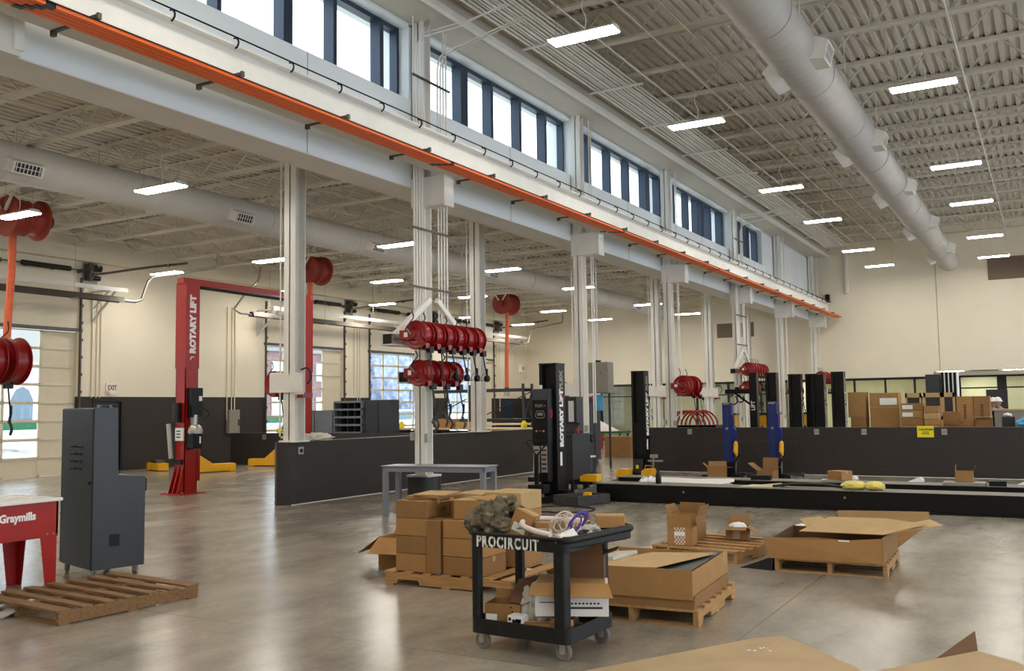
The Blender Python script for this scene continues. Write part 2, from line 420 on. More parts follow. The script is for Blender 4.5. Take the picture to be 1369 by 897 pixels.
# corrugated roof decks
def deck(name, x0, x1, y0, y1, z, pitch, dep, m='ceil'):
    b = MB(); n = int((x1-x0)/pitch); vs = []
    prof = []
    for i in range(n+1):
        x = x0+i*pitch
        for dx, dz in ((0, 0), (.42, 0), (.5, dep), (.92, dep)): prof.append((x+dx*pitch, z+dz))
    k = len(prof)
    for y in (y0, y1): vs += [(x, y, zz) for x, zz in prof]
    b.add(vs, [(i, i+1, k+i+1, k+i) for i in range(k-1)])
    b.box(x0, x1+.2, y0, y1, z+dep+.02, z+dep+.1)
    return struct(b.build(name, m))
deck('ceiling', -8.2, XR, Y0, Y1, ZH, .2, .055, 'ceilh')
d = deck('ceiling_low', XL, XW-.58, Y0, Y1, ZLO, .2, .045); d.name = 'ceiling_low'
MB_ = None

# sectional doors
def sect_door(i, ya, yb, solid_cols, cols=4):
    x = XL-.16; w = (yb-ya)/cols
    g = MB(); sec = .49
    for r in range(8):
        z0 = r*sec; z1 = z0+sec
        g.box(x, x+.045, ya, yb, z0+.005, z0+.04); g.box(x, x+.045, ya, yb, z1-.035, z1-.002)
        for c in range(cols+1): g.box(x, x+.045, max(ya, ya+c*w-.04), min(yb, ya+c*w+.04), z0, z1)
        if r > 0: g.box(x+.045, x+.06, ya, yb, z0-.018, z0+.018)
        for c in range(cols):
            if c in solid_cols or r == 0: g.box(x+.012, x+.03, ya+c*w, ya+(c+1)*w, z0+.03, z1-.03)
    o = struct(g.build('door_%d' % i, 'beige'))
    p = MB()
    cs = [c for c in range(cols) if c not in solid_cols]
    p.box(x+.018, x+.022, ya+min(cs)*w, ya+(max(cs)+1)*w, .5, 3.9)
    p.build('pane', 'glass', o)
    t = MB()
    for y in (ya-.05, yb+.01):
        t.box(XL, XL+.07, y, y+.04, 0, 5.45)
        for k in range(11): t.box(XL+.03, XL+.1, y-.015, y+.055, .3+k*.48, .38+k*.48)
    t.build('track', 'dsteel', o)
    MB().box(XL, XL+.035, ya-.1, yb+.1, DH-.08, DH+.02).build('header_seal', 'dsteel', o)
    s = MB(); zs = 5.62; xs = XL+.28
    s.cyl((xs, ya-.3, zs), (xs, yb+.2, zs), .018, 8)
    for k in range(6): s.box(XL, xs, ya+.1+k*(yb-ya-.2)/5, ya+.13+k*(yb-ya-.2)/5, zs-.05, zs+.05)
    s.build('torsion_shaft', 'dsteel', o)
    q = MB()
    for a, c in ((ya+.15, ya+1.6), (yb-1.9, yb-.5)):
        q.tube([(xs, a+(c-a)*j/60, zs) for j in range(61)], [.075 if j % 2 else .068 for j in range(61)], 12)
    q.build('torsion_spring', 'spring', o, smooth=True)
    q = MB()
    for a in (ya-.12, yb+.05): q.cyl((xs, a, zs), (xs, a+.05, zs), .12, 18)
    q.build('cable_drum', 'dsteel', o, smooth=True)
    return o
for i, (a, c) in enumerate(DOORS):
    sect_door(i+1, a, c, {0: [3], 1: [3], 2: [3], 3: [], 4: [3]}[i])
# exit door
o = struct(MB().box(XL-.1, XL-.05, 17.1, 17.95, .02, 2.0).build('door_6', 'dgrey2'))
b = MB(); b.box(XL-.12, XL+.02, 17.02, 17.1, 0, 2.08); b.box(XL-.12, XL+.02, 17.95, 18.03, 0, 2.08); b.box(XL-.12, XL+.02, 17.1, 17.95, 2.0, 2.08); b.build('door_frame', 'frame', o)
MB().box(XL-.05, XL-.01, 17.15, 17.2, 1.0, 1.06).build('door_handle', 'steel', o)
MB().box(XL-.049, XL-.045, 17.2, 17.85, 1.25, 1.9).build('pane', 'glass', o)
# door at the far end of the left wall (dark blue gap)
o = struct(MB().box(XL+.0, XL+.04, 39.9, 40.75, 0, 2.05).build('door_7', 'navy'))

# low block walls
struct(MB().prism([(-12.05, 12.5), (-12.0, 12.4), (-11.9, 12.34), (-11.78, 12.36), (-11.69, 12.45), (-11.66, 12.6), (-11.66, 21.3), (-12.05, 21.3)], 'z', 0, 1.1).build('wall_low_left', 'cmu'))
struct(MB().prism([(-9.12, 22.7), (-9.08, 22.62), (-9.0, 22.58), (XR, 22.58), (XR, 22.85), (-9.0, 22.85), (-9.08, 22.8)], 'z', 0, 1.1).build('wall_low_right', 'cmu'))
struct(MB().box(-22.6, -13.2, 21.4, 21.6, 0, .98).build('wall_low_middle', 'cmu'))
# bright lines of sealant along the bottom of the low walls
b = MB(); b.box(-11.66, -11.64, 12.45, 21.3, 0, .012); b.box(-9.1, XR, 22.55, 22.58, 0, .012)
struct(b.build('baseboard_low', 'soffit'))

# glazed front and the lit rooms behind it
yf = Y1+.08
b = MB()
for x in (-19.3, -17.6, -16.1, -14.4, -12.9, -11.4, -9.9, -8.6, -7.35, -6.1, -4.95, -4.24): b.box(x-.04, x+.04, yf, yf+.12, 0, 2.72)
b.box(-19.3, -4.2, yf, yf+.12, 2.62, 2.72); b.box(-19.3, -4.2, yf, yf+.12, 0, .1); b.box(-19.3, -9.9, yf, yf+.12, 2.1, 2.15)
o = struct(b.build('window_10', 'frame'))
MB().box(-19.3, -4.2, yf+.05, yf+.056, .1, 2.62).build('pane', 'glass', o)
# recessed right part of the front under its own soffit
b = MB(); yg = Y1+1.6
for x in (-4.16, -3.85, -3.35, .5, 2.4, 3.9, 5.4, 6.9): b.box(x-.035, x+.035, yg, yg+.1, 0, 2.8)
b.box(-1.95, -1.6, yg-.04, yg+.14, 0, 2.8)
b.box(-4.2, XR, yg, yg+.1, 2.68, 2.8); b.box(-4.2, XR, yg, yg+.1, 0, .1); b.box(-4.2, XR, yg, yg+.1, 2.2, 2.26)
o = struct(b.build('window_11', 'frame'))
MB().box(-4.2, XR, yg+.05, yg+.056, .1, 2.68).build('pane', 'glass', o)
for x in (-2.8, .4, 3.6): tag(MB().box(x-.5, x+.5, Y1+2.9, Y1+3.1, 2.72, 2.749).build('office_light', 'lamp'), 'slim fill light added deep in the recessed glazed room', 'ceiling light', 'fill lights added in the recessed glazed room')  # added lamps that brighten the dim recessed room
struct(MB().box(-4.26, -4.16, Y1+.3, Y1+4.2, 0, 2.93).build('wall_office_side', 'office'))
struct(MB().box(-4.2, XR+.3, Y1+.3, yg+.2, 2.93, 3.0).build('ceiling_recess', 'ceil'))
struct(MB().box(XL, XR+.3, Y1+4.2, Y1+4.4, 0, 3).build('wall_office', 'office'))
struct(MB().box(XL, XR+.3, Y1+.3, Y1+4.2, 2.75, 2.9).build('ceiling_office', 'ceil'))
struct(MB().box(XR, XR+.3, Y1+.3, Y1+4.2, 0, 2.75).build('wall_office_right', 'office'))
struct(MB().box(XL-.3, XL, Y1+.3, Y1+4.2, 0, 2.75).build('wall_office_left', 'office'))
for x in (-9.7,): struct(MB().box(x, x+.1, Y1+.3, Y1+4.2, 0, 2.75).build('wall_office_partition', 'office'))
b = MB(); b.box(-22.9, -22.8, Y1-.03, Y1+.1, 0, 2.35); b.box(-21.8, -21.7, Y1-.03, Y1+.1, 0, 2.35); b.box(-22.9, -21.7, Y1-.03, Y1+.1, 2.27, 2.37)
o = struct(b.build('door_8', 'frame')); MB().box(-22.8, -21.8, Y1+.03, Y1+.08, 0, 2.27).build('door_leaf', 'dgrey2', o)
# ------------------------------------------------------------------ roof joists
def joist(name, x0, x1, y, ztop, dep, panel, label, group, m='ceil'):
    t = thing(name, label, 'roof joist', (x0, y, ztop), 0, group)
    MB().box(x0, x1, y-.075, y+.075, ztop-.05, ztop-.005).build('top_chord', m, t)
    MB().box(x0+.3, x1-.3, y-.08, y+.08, ztop-dep, ztop-dep+.05).build('bottom_chord', m, t)
    w = MB(); n = int((x1-x0)/panel); p = (x1-x0)/n
    for i in range(n):
        xa = x0+i*p; xm = xa+p/2
        w.bar((xa, y, ztop-.04), (xm, y, ztop-dep+.04), .04, .03); w.bar((xm, y, ztop-dep+.04), (xa+p, y, ztop-.04), .04, .03)
        if i % 2 == 0: w.bar((xm, y, ztop-.04), (xm, y, ztop-dep+.04), .025)
    w.build('web', m, t)
    c = MB(); xx = x0
    while xx < x1-.1:
        c.box(xx+.1, xx+.184, y-.05, y+.05, ztop-.004, ztop+(.054 if dep > .6 else .044)); xx += .2
    c.build('flute_gap_blocks', 'frame', t)['kind'] = 'stuff'  # black blocks filling the flute gaps above the top chord
    return t
lab = 'white open-web steel joist spanning under the corrugated deck of the high bay'
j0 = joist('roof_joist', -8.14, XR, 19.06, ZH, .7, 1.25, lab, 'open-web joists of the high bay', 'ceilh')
for k in range(-7, 13):
    if k and k != 0: dup(j0, (-8.14, 19.06+1.78*k, ZH))
lab = 'white open-web steel joist spanning under the corrugated deck of the low bay'
j1 = joist('roof_joist', XL, XW-.6, 19.6, ZLO, .45, .9, lab, 'open-web joists of the low bay')
for k in range(-8, 14):
    if k: dup(j1, (XL, 19.6+1.65*k, ZLO))
# edge beams carrying the joists, and bridging
t = tag(MB().box(-8.3, -8.15, 5.5, Y1, 8.35, 8.95).build('roof_beam', 'ceil'), 'white steel edge beam above the strip windows carrying the high bay joists', 'beam')
b = MB()
for x in (-14.2, -20.8): b.box(x-.025, x+.025, 3, Y1, ZLO-.475, ZLO-.455)
t = tag(b.build('roof_beam', 'ceil'), 'pair of long white bridging angles under the low bay joists', 'beam')
# crosswise white edge channel along the door wall
b = MB(); b.box(XL, XL+.25, 3, Y1, 5.9, 6.1); b.box(XL, XL+.12, 3, Y1, 6.1, 6.3)
t = tag(b.build('wall_channel', 'cream'), 'long cream steel channel running above the overhead doors', 'beam')

# ------------------------------------------------------------------ columns
YC = [12.51, 18.45, 23.94, 30.2, 35.9, 41.75]
XC = -8.85
def h_column(t, x, y, z0, z1, w=.3, name='shaft', m='white'):
    b = MB(); f = w*.09
    b.box(x-w/2, x+w/2, y-w/2, y-w/2+f, z0, z1); b.box(x-w/2, x+w/2, y+w/2-f, y+w/2, z0, z1)
    b.box(x-f/2, x+f/2, y-w/2, y+w/2, z0, z1)
    return b.build(name, m, t)
where = ['with the long double row of red hose reels', 'standing beside the grey electrical box', 'standing behind the black lift post with two red reels',
         'carrying the distant double row of red reels', 'standing plain before the end wall', 'standing farthest away against the end wall']
for i, y in enumerate(YC):
    t = thing('steel_column', 'tall white steel crane column '+where[i], 'column', (XC, y, 0), 0)
    h_column(t, XC, y, .55 if i < 2 else 0, 8.08, .21)
    # corbel box under the crane beam
    b = MB(); b.box(XC-.15, -8.36, y-.12, y+.12, 4.95, 5.44); b.build('crane_bracket', 'white', t, bevel=.01)
    b = MB(); b.box(-8.36, -8.32, y-.14, y+.14, 4.93, 5.44); b.build('bracket_flange', 'white', t)
    if i < 2:
        MB().cyl((XC, y, 0), (XC, y, .57), .27, 32).build('pedestal', 'dgrey2', t, smooth=True, bevel=.012)
        MB().box(XC-.2, XC+.2, y-.2, y+.2, .57, .6).build('base_plate', 'white', t)
    else: MB().box(XC-.2, XC+.2, y-.2, y+.2, 0, .03).build('base_plate', 'white', t)
    b = MB()
    b.box(XC-.17, XC-.11, y-.15, y-.05, 1.15, 1.28); b.build('outlet_box', 'galv', t)
    MB().box(XC+.11, XC+.17, y-.15, y-.05, 1.12, 1.26).build('outlet_box', 'galv', t)
XB = -11.86
YB = [12.62, 18.85, 24.2, 30.1, 35.8, 41.2]
wb = ['rising from the near end of the dark block wall', 'rising from the dark block wall behind the hose reels', 'standing behind the grey electrical box', 'standing left of the lift posts with one red reel',
      'standing past the second lift post with one red reel', 'standing in the far corner of the low bay']
for i, y in enumerate(YB):
    x = -11.75 if i < 2 else -11.6
    z0 = 1.1 if i < 2 else 0
    t = thing('steel_column', 'white steel roof column '+wb[i], 'column', (x, y, z0))
    h_column(t, x, y, z0, 6.3, .27)
    MB().box(x-.19, x+.19, y-.19, y+.19, z0, z0+.03).build('base_plate', 'white', t)
    MB().tube([(x-.2, y-.15, z0+.1), (x-.2, y-.15, 6.3)], .014, 6).build('conduit', 'white', t)

# ------------------------------------------------------------------ crane runway, conductor bars, festoon
xb = -8.28
t = thing('crane_beam', 'long white crane runway I-beam hung along the clerestory wall', 'crane beam', (xb, 3, 5.6))
b = MB(); b.box(xb-.13, xb+.13, -2, 42.2, 5.56, 5.585); b.box(xb-.13, xb+.13, -2, 42.2, 5.96, 5.985); b.box(xb-.012, xb+.012, -2, 42.2, 5.585, 5.96)
b.build('i_beam', 'white', t)
MB().box(xb-.03, xb+.03, -2, 42.15, 5.985, 6.04).build('crane_rail', 'white', t)
for k in range(2, 42, 4): MB().box(xb-.13, xb-.012, k, k+.012, 5.585, 5.96).build('stiffener', 'white', t)
MB().box(xb-.08, xb+.1, 42.05, 42.2, 6.04, 6.4).build('end_stop', 'black', t)
t = thing('festoon_cable', 'thin black cable clipped along the top edge of the crane beam', 'cable', (xb, 3, 6))
MB().tube([(xb+.16, -2+i*1.0, 6.05+.003*math.sin(i*2.1)) for i in range(45)], .01, 6).build('cable', 'black', t)
for k in range(42): 
    y = 3.1+.93*k
    if y > 41.5: break
    MB().tube(arc((xb+.1, y, 6.0), .065, R(100), R(-80), 6), .012, 5).build('clip', 'black', t)
t = thing('conductor_bars', 'bright orange conductor bars running the length of the crane beam', 'conductor rail', (-7.85, 3, 5.36))
for k in range(4):
    MB().box(-8.0+k*.074, -7.938+k*.074, -2, 42.1, 5.352, 5.386).build('conductor_bar', 'orange', t)
for k in range(22):
    y = 3.75+1.83*k
    if y > 42: break
    b = MB(); b.box(-8.42, -7.72, y-.02, y+.02, 5.42, 5.45); b.box(-8.42, -8.36, y-.02, y+.02, 5.38, 5.56); b.box(-7.71, -7.68, y-.02, y+.02, 5.4, 5.46)
    b.build('hanger_bracket', 'dsteel', t)
for k in range(6):
    y = 4.9+6.6*k
    b = MB()
    for j in range(4): b.box(-8.004+j*.074, -7.936+j*.074, y+.05*j, y+.1+.05*j, 5.346, 5.392)
    b.build('joint_cover', 'black', t)
MB().box(-8.02, -7.7, -2, 42.1, 5.386, 5.394).build('dark_gap_strip', 'blackm', t)  # black strip added so the gaps between the bars look dark
MB().box(-8.42, -8.02, -2, 42.1, 5.44, 5.56).build('mounting_channel', 'soffit', t)

# ------------------------------------------------------------------ ducts
def duct(name, label, x, z, r, ya, yb, m='duct'):
    t = thing(name, label, 'duct', (x, ya, z))
    n = int((yb-ya)/.06); pr = []
    for i in range(n+1):
        pr.append((r*(1.0 if i % 4 else 1.012), ya+(yb-ya)*i/n))
    pr.append((r*.9, yb+.05)); pr.append((.02, yb+.05))
    MB().lathe([(a, h) for a, h in pr], (x, 0, z), 40, 'y').build('duct_tube', m, t, smooth=2)
    y = ya+1
    while y < yb-1:
        MB().lathe([(r+.012, y), (r+.012, y+.1)], (x, 0, z), 40, 'y').build('joint_band', m, t, smooth=True); y += 3.05
    y = ya+2
    while y < yb-1:
        for s in (-1, 1): MB().box(x+s*r-.005, x+s*r+.005, y, y+.03, z, z+.95 if r > .35 else z+.6).build('hanger_strap', 'ceil', t)
        y += 3.56
    return t
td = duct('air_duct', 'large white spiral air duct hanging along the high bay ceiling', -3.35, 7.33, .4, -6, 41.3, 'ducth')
def register(t, x, y, z, sx, r, w=.5, h=.3, ang=-4):
    """duct mounted grille looking out to side sx and down"""
    a = R(ang); d = Vector((sx*math.cos(a), 0, math.sin(a))); up = Vector((sx*math.sin(-a), 0, math.cos(a)))
    c = Vector((x, y, z))+d*(r-.06)
    e = c+d*.24
    def ring(o, k, yy): return [o-Vector((0, w/2*yy, 0))-up*h/2*k, o+Vector((0, w/2*yy, 0))-up*h/2*k, o+Vector((0, w/2*yy, 0))+up*h/2*k, o-Vector((0, w/2*yy, 0))+up*h/2*k]
    vs = ring(c, 1.25, 1.2)+ring(e, 1, 1)+ring(e, .8, .86)+ring(e-d*.03, .8, .86)
    fs = []
    for q in range(3):
        for i in range(4): fs.append((q*4+i, q*4+(i+1) % 4, q*4+4+(i+1) % 4, q*4+4+i))
    fs.append((12, 13, 14, 15))
    g = MB().add(vs, fs).build('register', 'white', t)
    s = MB()
    s.add([p-d*.028 for p in ring(e, .78, .84)], [(0, 1, 2, 3)])
    s.build('grille_back', 'dgrey', g)
    s = MB()
    for k in range(7): 
        o = e-d*.012+Vector((0, (k-3)/7*w*.86, 0)); s.bar(o-up*h*.4, o+up*h*.4, .012)
    s.bar(e-d*.01-Vector((0, w*.43, 0)), e-d*.01+Vector((0, w*.43, 0)), .012)
    s.build('grille_bars', 'white', g)
for y in (9.6, 15.1, 20.9, 25.9, 31.5, 37.2): register(td, -3.35, y, 7.33, 1, .4, ang=-14)
for y in (9.9, 15.6, 21.4, 26.6, 32.5, 38.8): register(td, -3.35, y, 7.33, -1, .4, ang=-30)
tl = duct('air_duct', 'white round air duct hanging along the low bay ceiling', -15.2, 5.95, .34, -4, 41.9)
for y in (9.4, 14.3, 18.9, 24.6, 30.5, 36.3): register(tl, -15.2, y, 5.95, 1, .34, .55, .2, -22)

# ------------------------------------------------------------------ pendant lights
def pendant(x, y, z, ztop, L, label, group=None, drop=.0):
    t = thing('pendant_light', label, 'ceiling light', (x, y, z), 0, group)
    w = .15
    MB().prism([(y-w, z), (y+w, z), (y+w*.5, z+.06), (y-w*.5, z+.06)], 'x', x-L/2, x+L/2).build('housing', 'white', t)
    MB().box(x-L/2+.015, x+L/2-.015, y-w+.012, y+w-.012, z-.022, z).build('diffuser', 'lamp', t, bevel=.008)
    for s in (-.42, .42): MB().bar((x+s*L, y, z+.06), (x+s*L, y, ztop), .005).build('suspension_wire', 'steel', t)
    MB().tube(smoothpts([(x+.02, y, z+.06), (x+.05, y, z+.25), (x-.02, y, z+.45), (x+.01, y+.02, z+.6 if ztop-z > .6 else ztop)], 4), .009, 6).build('power_cord', 'white', t)
    return t
HL = [(-5.98, 12.75), (-5.98, 18.05), (-5.95, 24.8), (-5.93, 29.9), (-6.0, 36.5), (-5.95, 41.2)]
hn = ['nearest ceiling light of the row left of the big duct', 'second ceiling light of the row left of the big duct', 'third ceiling light left of the big duct, above the strip windows',
      'fourth ceiling light of the row left of the big duct', 'fifth ceiling light left of the big duct, near the end wall', 'farthest ceiling light left of the big duct, by the end wall']
for (x, y), l in zip(HL, hn): pendant(x*.956, y*.956, 7.1, 8.35, 1.07, l)
HB = [(-1.74, 18.1), (-1.74, 24.75), (-1.73, 29.7), (-1.74, 36.1), (-1.72, 41.4)]
hn = ['nearest ceiling light of the row right of the big duct', 'second ceiling light of the row right of the big duct', 'third ceiling light of the row right of the big duct',
      'fourth ceiling light right of the big duct, near the end wall', 'farthest ceiling light right of the big duct, before the brown panel']
for (x, y), l in zip(HB, hn): pendant(x*.956, y*.956, 7.12, 8.35, 1.07, l)
# rows outside the picture keep the same rhythm
for x in (-5.98, -1.74, 2.5):
    for y in (-5.5, 0.5, 6.6): pendant(x, y, 7.38, 8.35, 1.12, 'high bay pendant light hanging above and behind the camera', 'pendant lights behind the camera')
for y in (12.7, 18.1, 24.8, 30.4, 36.1): pendant(2.5, y, 7.38, 8.35, 1.12, 'high bay pendant light hanging right of the picture', 'pendant lights right of the picture')
xs3 = [-13.45, -17.6, -21.6]; ys3 = [11.05, 18.0, 22.95, 27.9, 34.1, 38.7]
nm = {0: 'inner low bay row beside the round duct', 1: 'middle low bay row', 2: 'outer low bay row by the overhead doors'}
on = ['nearest', 'second', 'third', 'fourth', 'fifth', 'farthest']
for r, x in enumerate(xs3):
    for k, y in enumerate(ys3): pendant(x, y, 5.6, 6.32, 1.08, '%s ceiling light of the %s' % (on[k], nm[r]))
for x in xs3:
    for y in (-4, 1.5, 6): pendant(x, y, 5.6, 6.32, 1.08, 'low bay pendant light hanging left of the picture', 'pendant lights left of the picture')
# recessed lights in the rooms behind the glazed front
for k, (x, y) in enumerate(((-18.2, 1.6), (-15.4, 1.6), (-8.8, 1.4), (-7.3, 1.4), (-5.6, 1.4), (-3.6, .9), (-1.2, .9), (1.3, .9))):
    t = MB().box(x-.45, x+.45, Y1+y-.1, Y1+y+.1, 2.72 if x < -4.2 else 2.9, 2.749 if x < -4.2 else 2.929).build('office_light', 'lamp')
    tag(t, 'slim bright ceiling light in the room behind the glazed end wall', 'ceiling light', 'ceiling lights in the glazed rooms')

# ------------------------------------------------------------------ conduits on the columns and under the high roof
def conduit(name, label, group, pts, r=.014, m='white', n=6):
    return tag(MB().tube(pts, r, n).build(name, m), label, 'conduit', group)
for ci in (0, 3):
    y0 = YC[ci]; lb = ('thin white conduit running down the nearest crane column to the hose reels', 'thin white conduit running down to the distant hose reels')[ci > 0]; gp = ('conduits on the nearest crane column', 'conduits of the distant reels')[ci > 0]
    for k in range(4):
        x = XC-.05; y = y0-.42+.075*k
        conduit('conduit', lb, gp, [(x+.18, y, 3.0), (x+.18, y, 7.3+.1*k), (x+.22, y, 7.5+.1*k), (x+.3, y+.02, 7.6+.1*k), (-8.0+.1*k, y+.02, 7.62+.1*k), (-7.0, y+.02, 7.9)] if k in (1, 2) else [(x+.18, y, 3.0), (x+.18, y, 8.05)])
        y = y0+.24+.085*k
        conduit('conduit', lb, gp, [(x+.2, y, 2.95), (x+.2, y, 7.35), (x+.25, y, 7.55), (x+.34, y, 7.62), (-7.0, y, 7.9)] if k in (0, 1) else [(x+.2, y, 2.95), (x+.2, y, 8.05)])
    for z in (4.55, 3.6, 7.05):
        b = MB(); b.bar((XC+.17, y0-.5, z), (XC+.17, y0+.58, z), .03); o = b.build('strut_clamp', 'dsteel'); tag(o, 'slotted steel strut clamping conduits to the %s crane column' % ('nearest' if ci == 0 else 'distant fourth'), 'strut', 'struts on crane column %s' % ('near' if ci == 0 else 'far'))
for ci in (1, 2, 4, 5):
    for k in (0, 1): conduit('conduit', 'single thin white conduit running down one of the plain crane columns', 'conduits on the plain crane columns', [(XC+.19, YC[ci]+.18+.1*k, 1.3), (XC+.19, YC[ci]+.18+.1*k, 8.05)])
for k in range(12):
    x = -7.9+.078*k
    conduit('pipe', 'white pipe in the parallel bundle hung under the high bay joists beside the windows', 'bundle of white ceiling pipes', [(x, 3, 8.2+.01*(k % 3)), (x, 40.5, 8.2+.01*(k % 3))], .018 if k % 4 else .026)
for k in range(13):
    y = 6.0+2.85*k
    tag(MB().box(-8.05, -6.85, y-.02, y+.02, 8.14, 8.175).build('pipe_hanger', 'white'), 'white strut hanger crossing under the bundle of ceiling pipes', 'pipe hanger', 'hangers of the ceiling pipe bundle')
for x, z in ((-6.45, 7.95), (-5.75, 8.1), (-5.2, 8.2), (-1.2, 8.15)):
    conduit('conduit', 'thin white conduit running along the high bay above the pendant lights', 'long ceiling conduits of the high bay', [(x, 3, z), (x, 41, z)], .013)
for x in (-12.9, -16.9, -18.5, -21.3):
    conduit('conduit', 'thin white conduit running along the low bay above the pendant lights', 'long ceiling conduits of the low bay', [(x, 3, 6.2), (x, 41, 6.2)], .013)
# ------------------------------------------------------------------ hose reels
def reel(name, label, cx, cy, cz, r=.21, w=.17, hose='short', motor=False, flip=1, drop=.7, group=None, m='reel', xs=1):
    """spring hose reel, axis along y; frame arm runs down to the roller outlet at its lower right"""
    t = thing(name, label, 'hose reel', (cx, cy, cz), 0, group)
    for k, s in enumerate((-1, 1)):
        y = cy+s*w/2
        MB().lathe([(.02, y+s*.035), (r*.3, y+s*.035), (r*.42, y+s*.012), (r*.62, y+s*.02), (r*.7, y+s*.004), (r*.93, y+s*.012), (r, y-s*.004), (r, y-s*.014), (.05, y-s*.012)], (cx, 0, cz), 32, 'y').build('flange', m, t, smooth=True)
    MB().cyl((cx, cy-w/2+.01, cz), (cx, cy+w/2-.01, cz), r*.86, 24).build('drum', m, t, smooth=True)
    b = MB(); yy = cy-w/2-.045
    b.prism([(cx-.05*xs, cz+.05), (cx+.05*xs, cz+.045), (cx+(r*.95)*xs, cz-r*.62), (cx+(r*1.02)*xs, cz-r*.95), (cx+(r*.62)*xs, cz-r*.98)], 'y', yy, yy+.012)
    b.prism([(cx+(r*.62)*xs, cz-r*.98), (cx+(r*1.02)*xs, cz-r*.95), (cx+(r*1.02)*xs, cz-r*.6)], 'y', yy, cy-w/2+.05)
    b.build('frame_arm', m, t)
    ex, ez = cx+r*.92*xs, cz-r*1.0
    MB().box(ex-.035, ex+.035, cy-.05, cy+.05, ez-.05, ez+.04).build('roller_outlet', 'black', t)
    MB().cyl((cx, cy-w/2-.06, cz), (cx, cy-w/2-.01, cz), r*.2, 14).build('hub_cap', m, t, smooth=True)
    if motor:
        b = MB(); b.box(cx-r*1.15, cx-.02, cy-w/2-.06, cy-w/2+.05, cz-.075, cz+.075); g = b.build('spring_case', m, t, bevel=.01)
        MB().box(cx-r*.75, cx-r*.45, cy-w/2-.063, cy-w/2-.06, cz-.03, cz+.04).build('maker_plate', 'label', g)
        MB().bar((cx-r*.5, cy-w/2-.07, cz+.1), (cx-.02, cy-w/2-.07, cz+.0), .022, .012).build('swivel_arm', 'steel', t)
    L = {'short': .33, 'mid': .62, 'long': drop}[hose]; sw = .04
    pts = smoothpts([(ex, cy, ez-.04), (ex+.02, cy, ez-.04-L*.3), (ex+.045, cy, ez-.04-L*.65), (ex+.03+sw, cy, ez-.04-L)], 5)
    MB().tube(pts, .011, 6).build('hose', 'hose', t, smooth=True)
    e = pts[-1]
    MB().tube([(e.x, e.y, e.z+.12), (e.x, e.y, e.z)], .019, 8).build('hose_guard', 'black', t)
    if hose != 'long':
        MB().lathe([(.005, -.055), (.04, -.045), (.055, -.0), (.04, .045), (.01, .055)], (e.x, e.y, e.z-.04), 14).build('stop_ball', 'black', t, smooth=True)
        b = MB(); b.tube(smoothpts([(e.x-.02, e.y, e.z+.06), (e.x-.08, e.y-.02, e.z+.01), (e.x-.1, e.y-.02, e.z-.06)], 3), .007, 5); b.bar((e.x-.13, e.y-.01, e.z-.07), (e.x-.02, e.y, e.z-.06), .014)
        b.build('dispense_handle', 'steel', t)
    else:
        b = MB(); b.tube(smoothpts([(e.x, e.y, e.z), (e.x-.02, e.y, e.z-.08), (e.x+.03, e.y, e.z-.18), (e.x, e.y, e.z-.26)], 4), .018, 6)
        b.bar((e.x-.06, e.y, e.z-.08), (e.x+.05, e.y, e.z-.2), .012); b.build('dispense_handle', 'dgrey', t)
    # supply hose looping over the top
    MB().tube(smoothpts([(cx-.02, cy-w/2-.03, cz+.02), (cx-.06, cy-w/2-.07, cz+r*.7), (cx-.1, cy, cz+r*1.25), (cx-.15, cy+.03, cz+r*1.7)], 5), .01, 6).build('supply_hose', 'hose', t, smooth=True)
    return t
def reel_stand(y0, cl, labels, n1=6, n2=3):
    """two rows of reels on beams bolted to a crane column"""
    xr = -8.2
    t = thing('reel_beam', 'white channel beams with braces holding %s' % cl, 'mounting beam', (XC+.15, y0, 2.7))
    for z, ya, yb in ((2.62, y0-1.25, y0+1.2), (2.05, y0-.85, y0+.6)):
        b = MB(); b.box(XC+.11, XC+.3, ya, yb, z+.17, z+.185); b.box(XC+.11, XC+.3, ya, yb, z, z+.015); b.box(XC+.11, XC+.125, ya, yb, z, z+.185)
        b.build('channel', 'white', t)
        MB().box(XC+.125, XC+.28, ya+.02, ya+.03, z+.02, z+.165).build('channel_end_shade', 'black', t)  # black plate standing in for the shaded inside of the open channel
    for s in (-1, 1):
        b = MB(); b.bar((XC+.2, y0+s*.1, 3.42), (XC+.2, y0+s*1.0, 2.8), .07, .09); b.build('brace', 'white', t)
    r = None
    for k in range(n1):
        reel('hose_reel', labels[0][k], xr, y0-1.03+.3*k, 2.76, .22, .19, 'long' if k < 2 else 'short', k == 0, drop=.95-.1*k)
    for k in range(n2):
        reel('hose_reel', labels[1][k], xr-.1, y0-.8+.37*k, 2.2, .205, .22, 'long', k == 0, drop=.35)
o6 = ['nearest', 'second', 'third', 'fourth', 'fifth', 'farthest']
reel_stand(YC[0], 'the nearest double row of red hose reels', ([f'{a} of six dark red hose reels in the upper row on the nearest crane column' for a in o6],
           [f'{a} of three dark red hose reels in the lower row on the nearest crane column' for a in ('nearest', 'middle', 'farthest')]))
reel_stand(YC[3], 'the distant double row of red hose reels above the blue lift posts', ([f'{a} of six small distant red reels in the upper row beside the blue lift posts' for a in o6],
           [f'{a} of three small distant red reels in the lower row beside the blue lift posts' for a in ('nearest', 'middle', 'farthest')]))
for k in range(2): reel('hose_reel', '%s red hose reels on the column right of the second black lift post' % ('nearer', 'farther')[k], -8.2, YC[2]-.75+.5*k, 2.16, .27, .26, 'long', k == 0, drop=.5)
reel('hose_reel', 'lone distant red hose reel on the fifth crane column beside the black lift posts', -8.2, YC[4]-.5, 2.12, .25, .3, 'long', True, drop=.5)
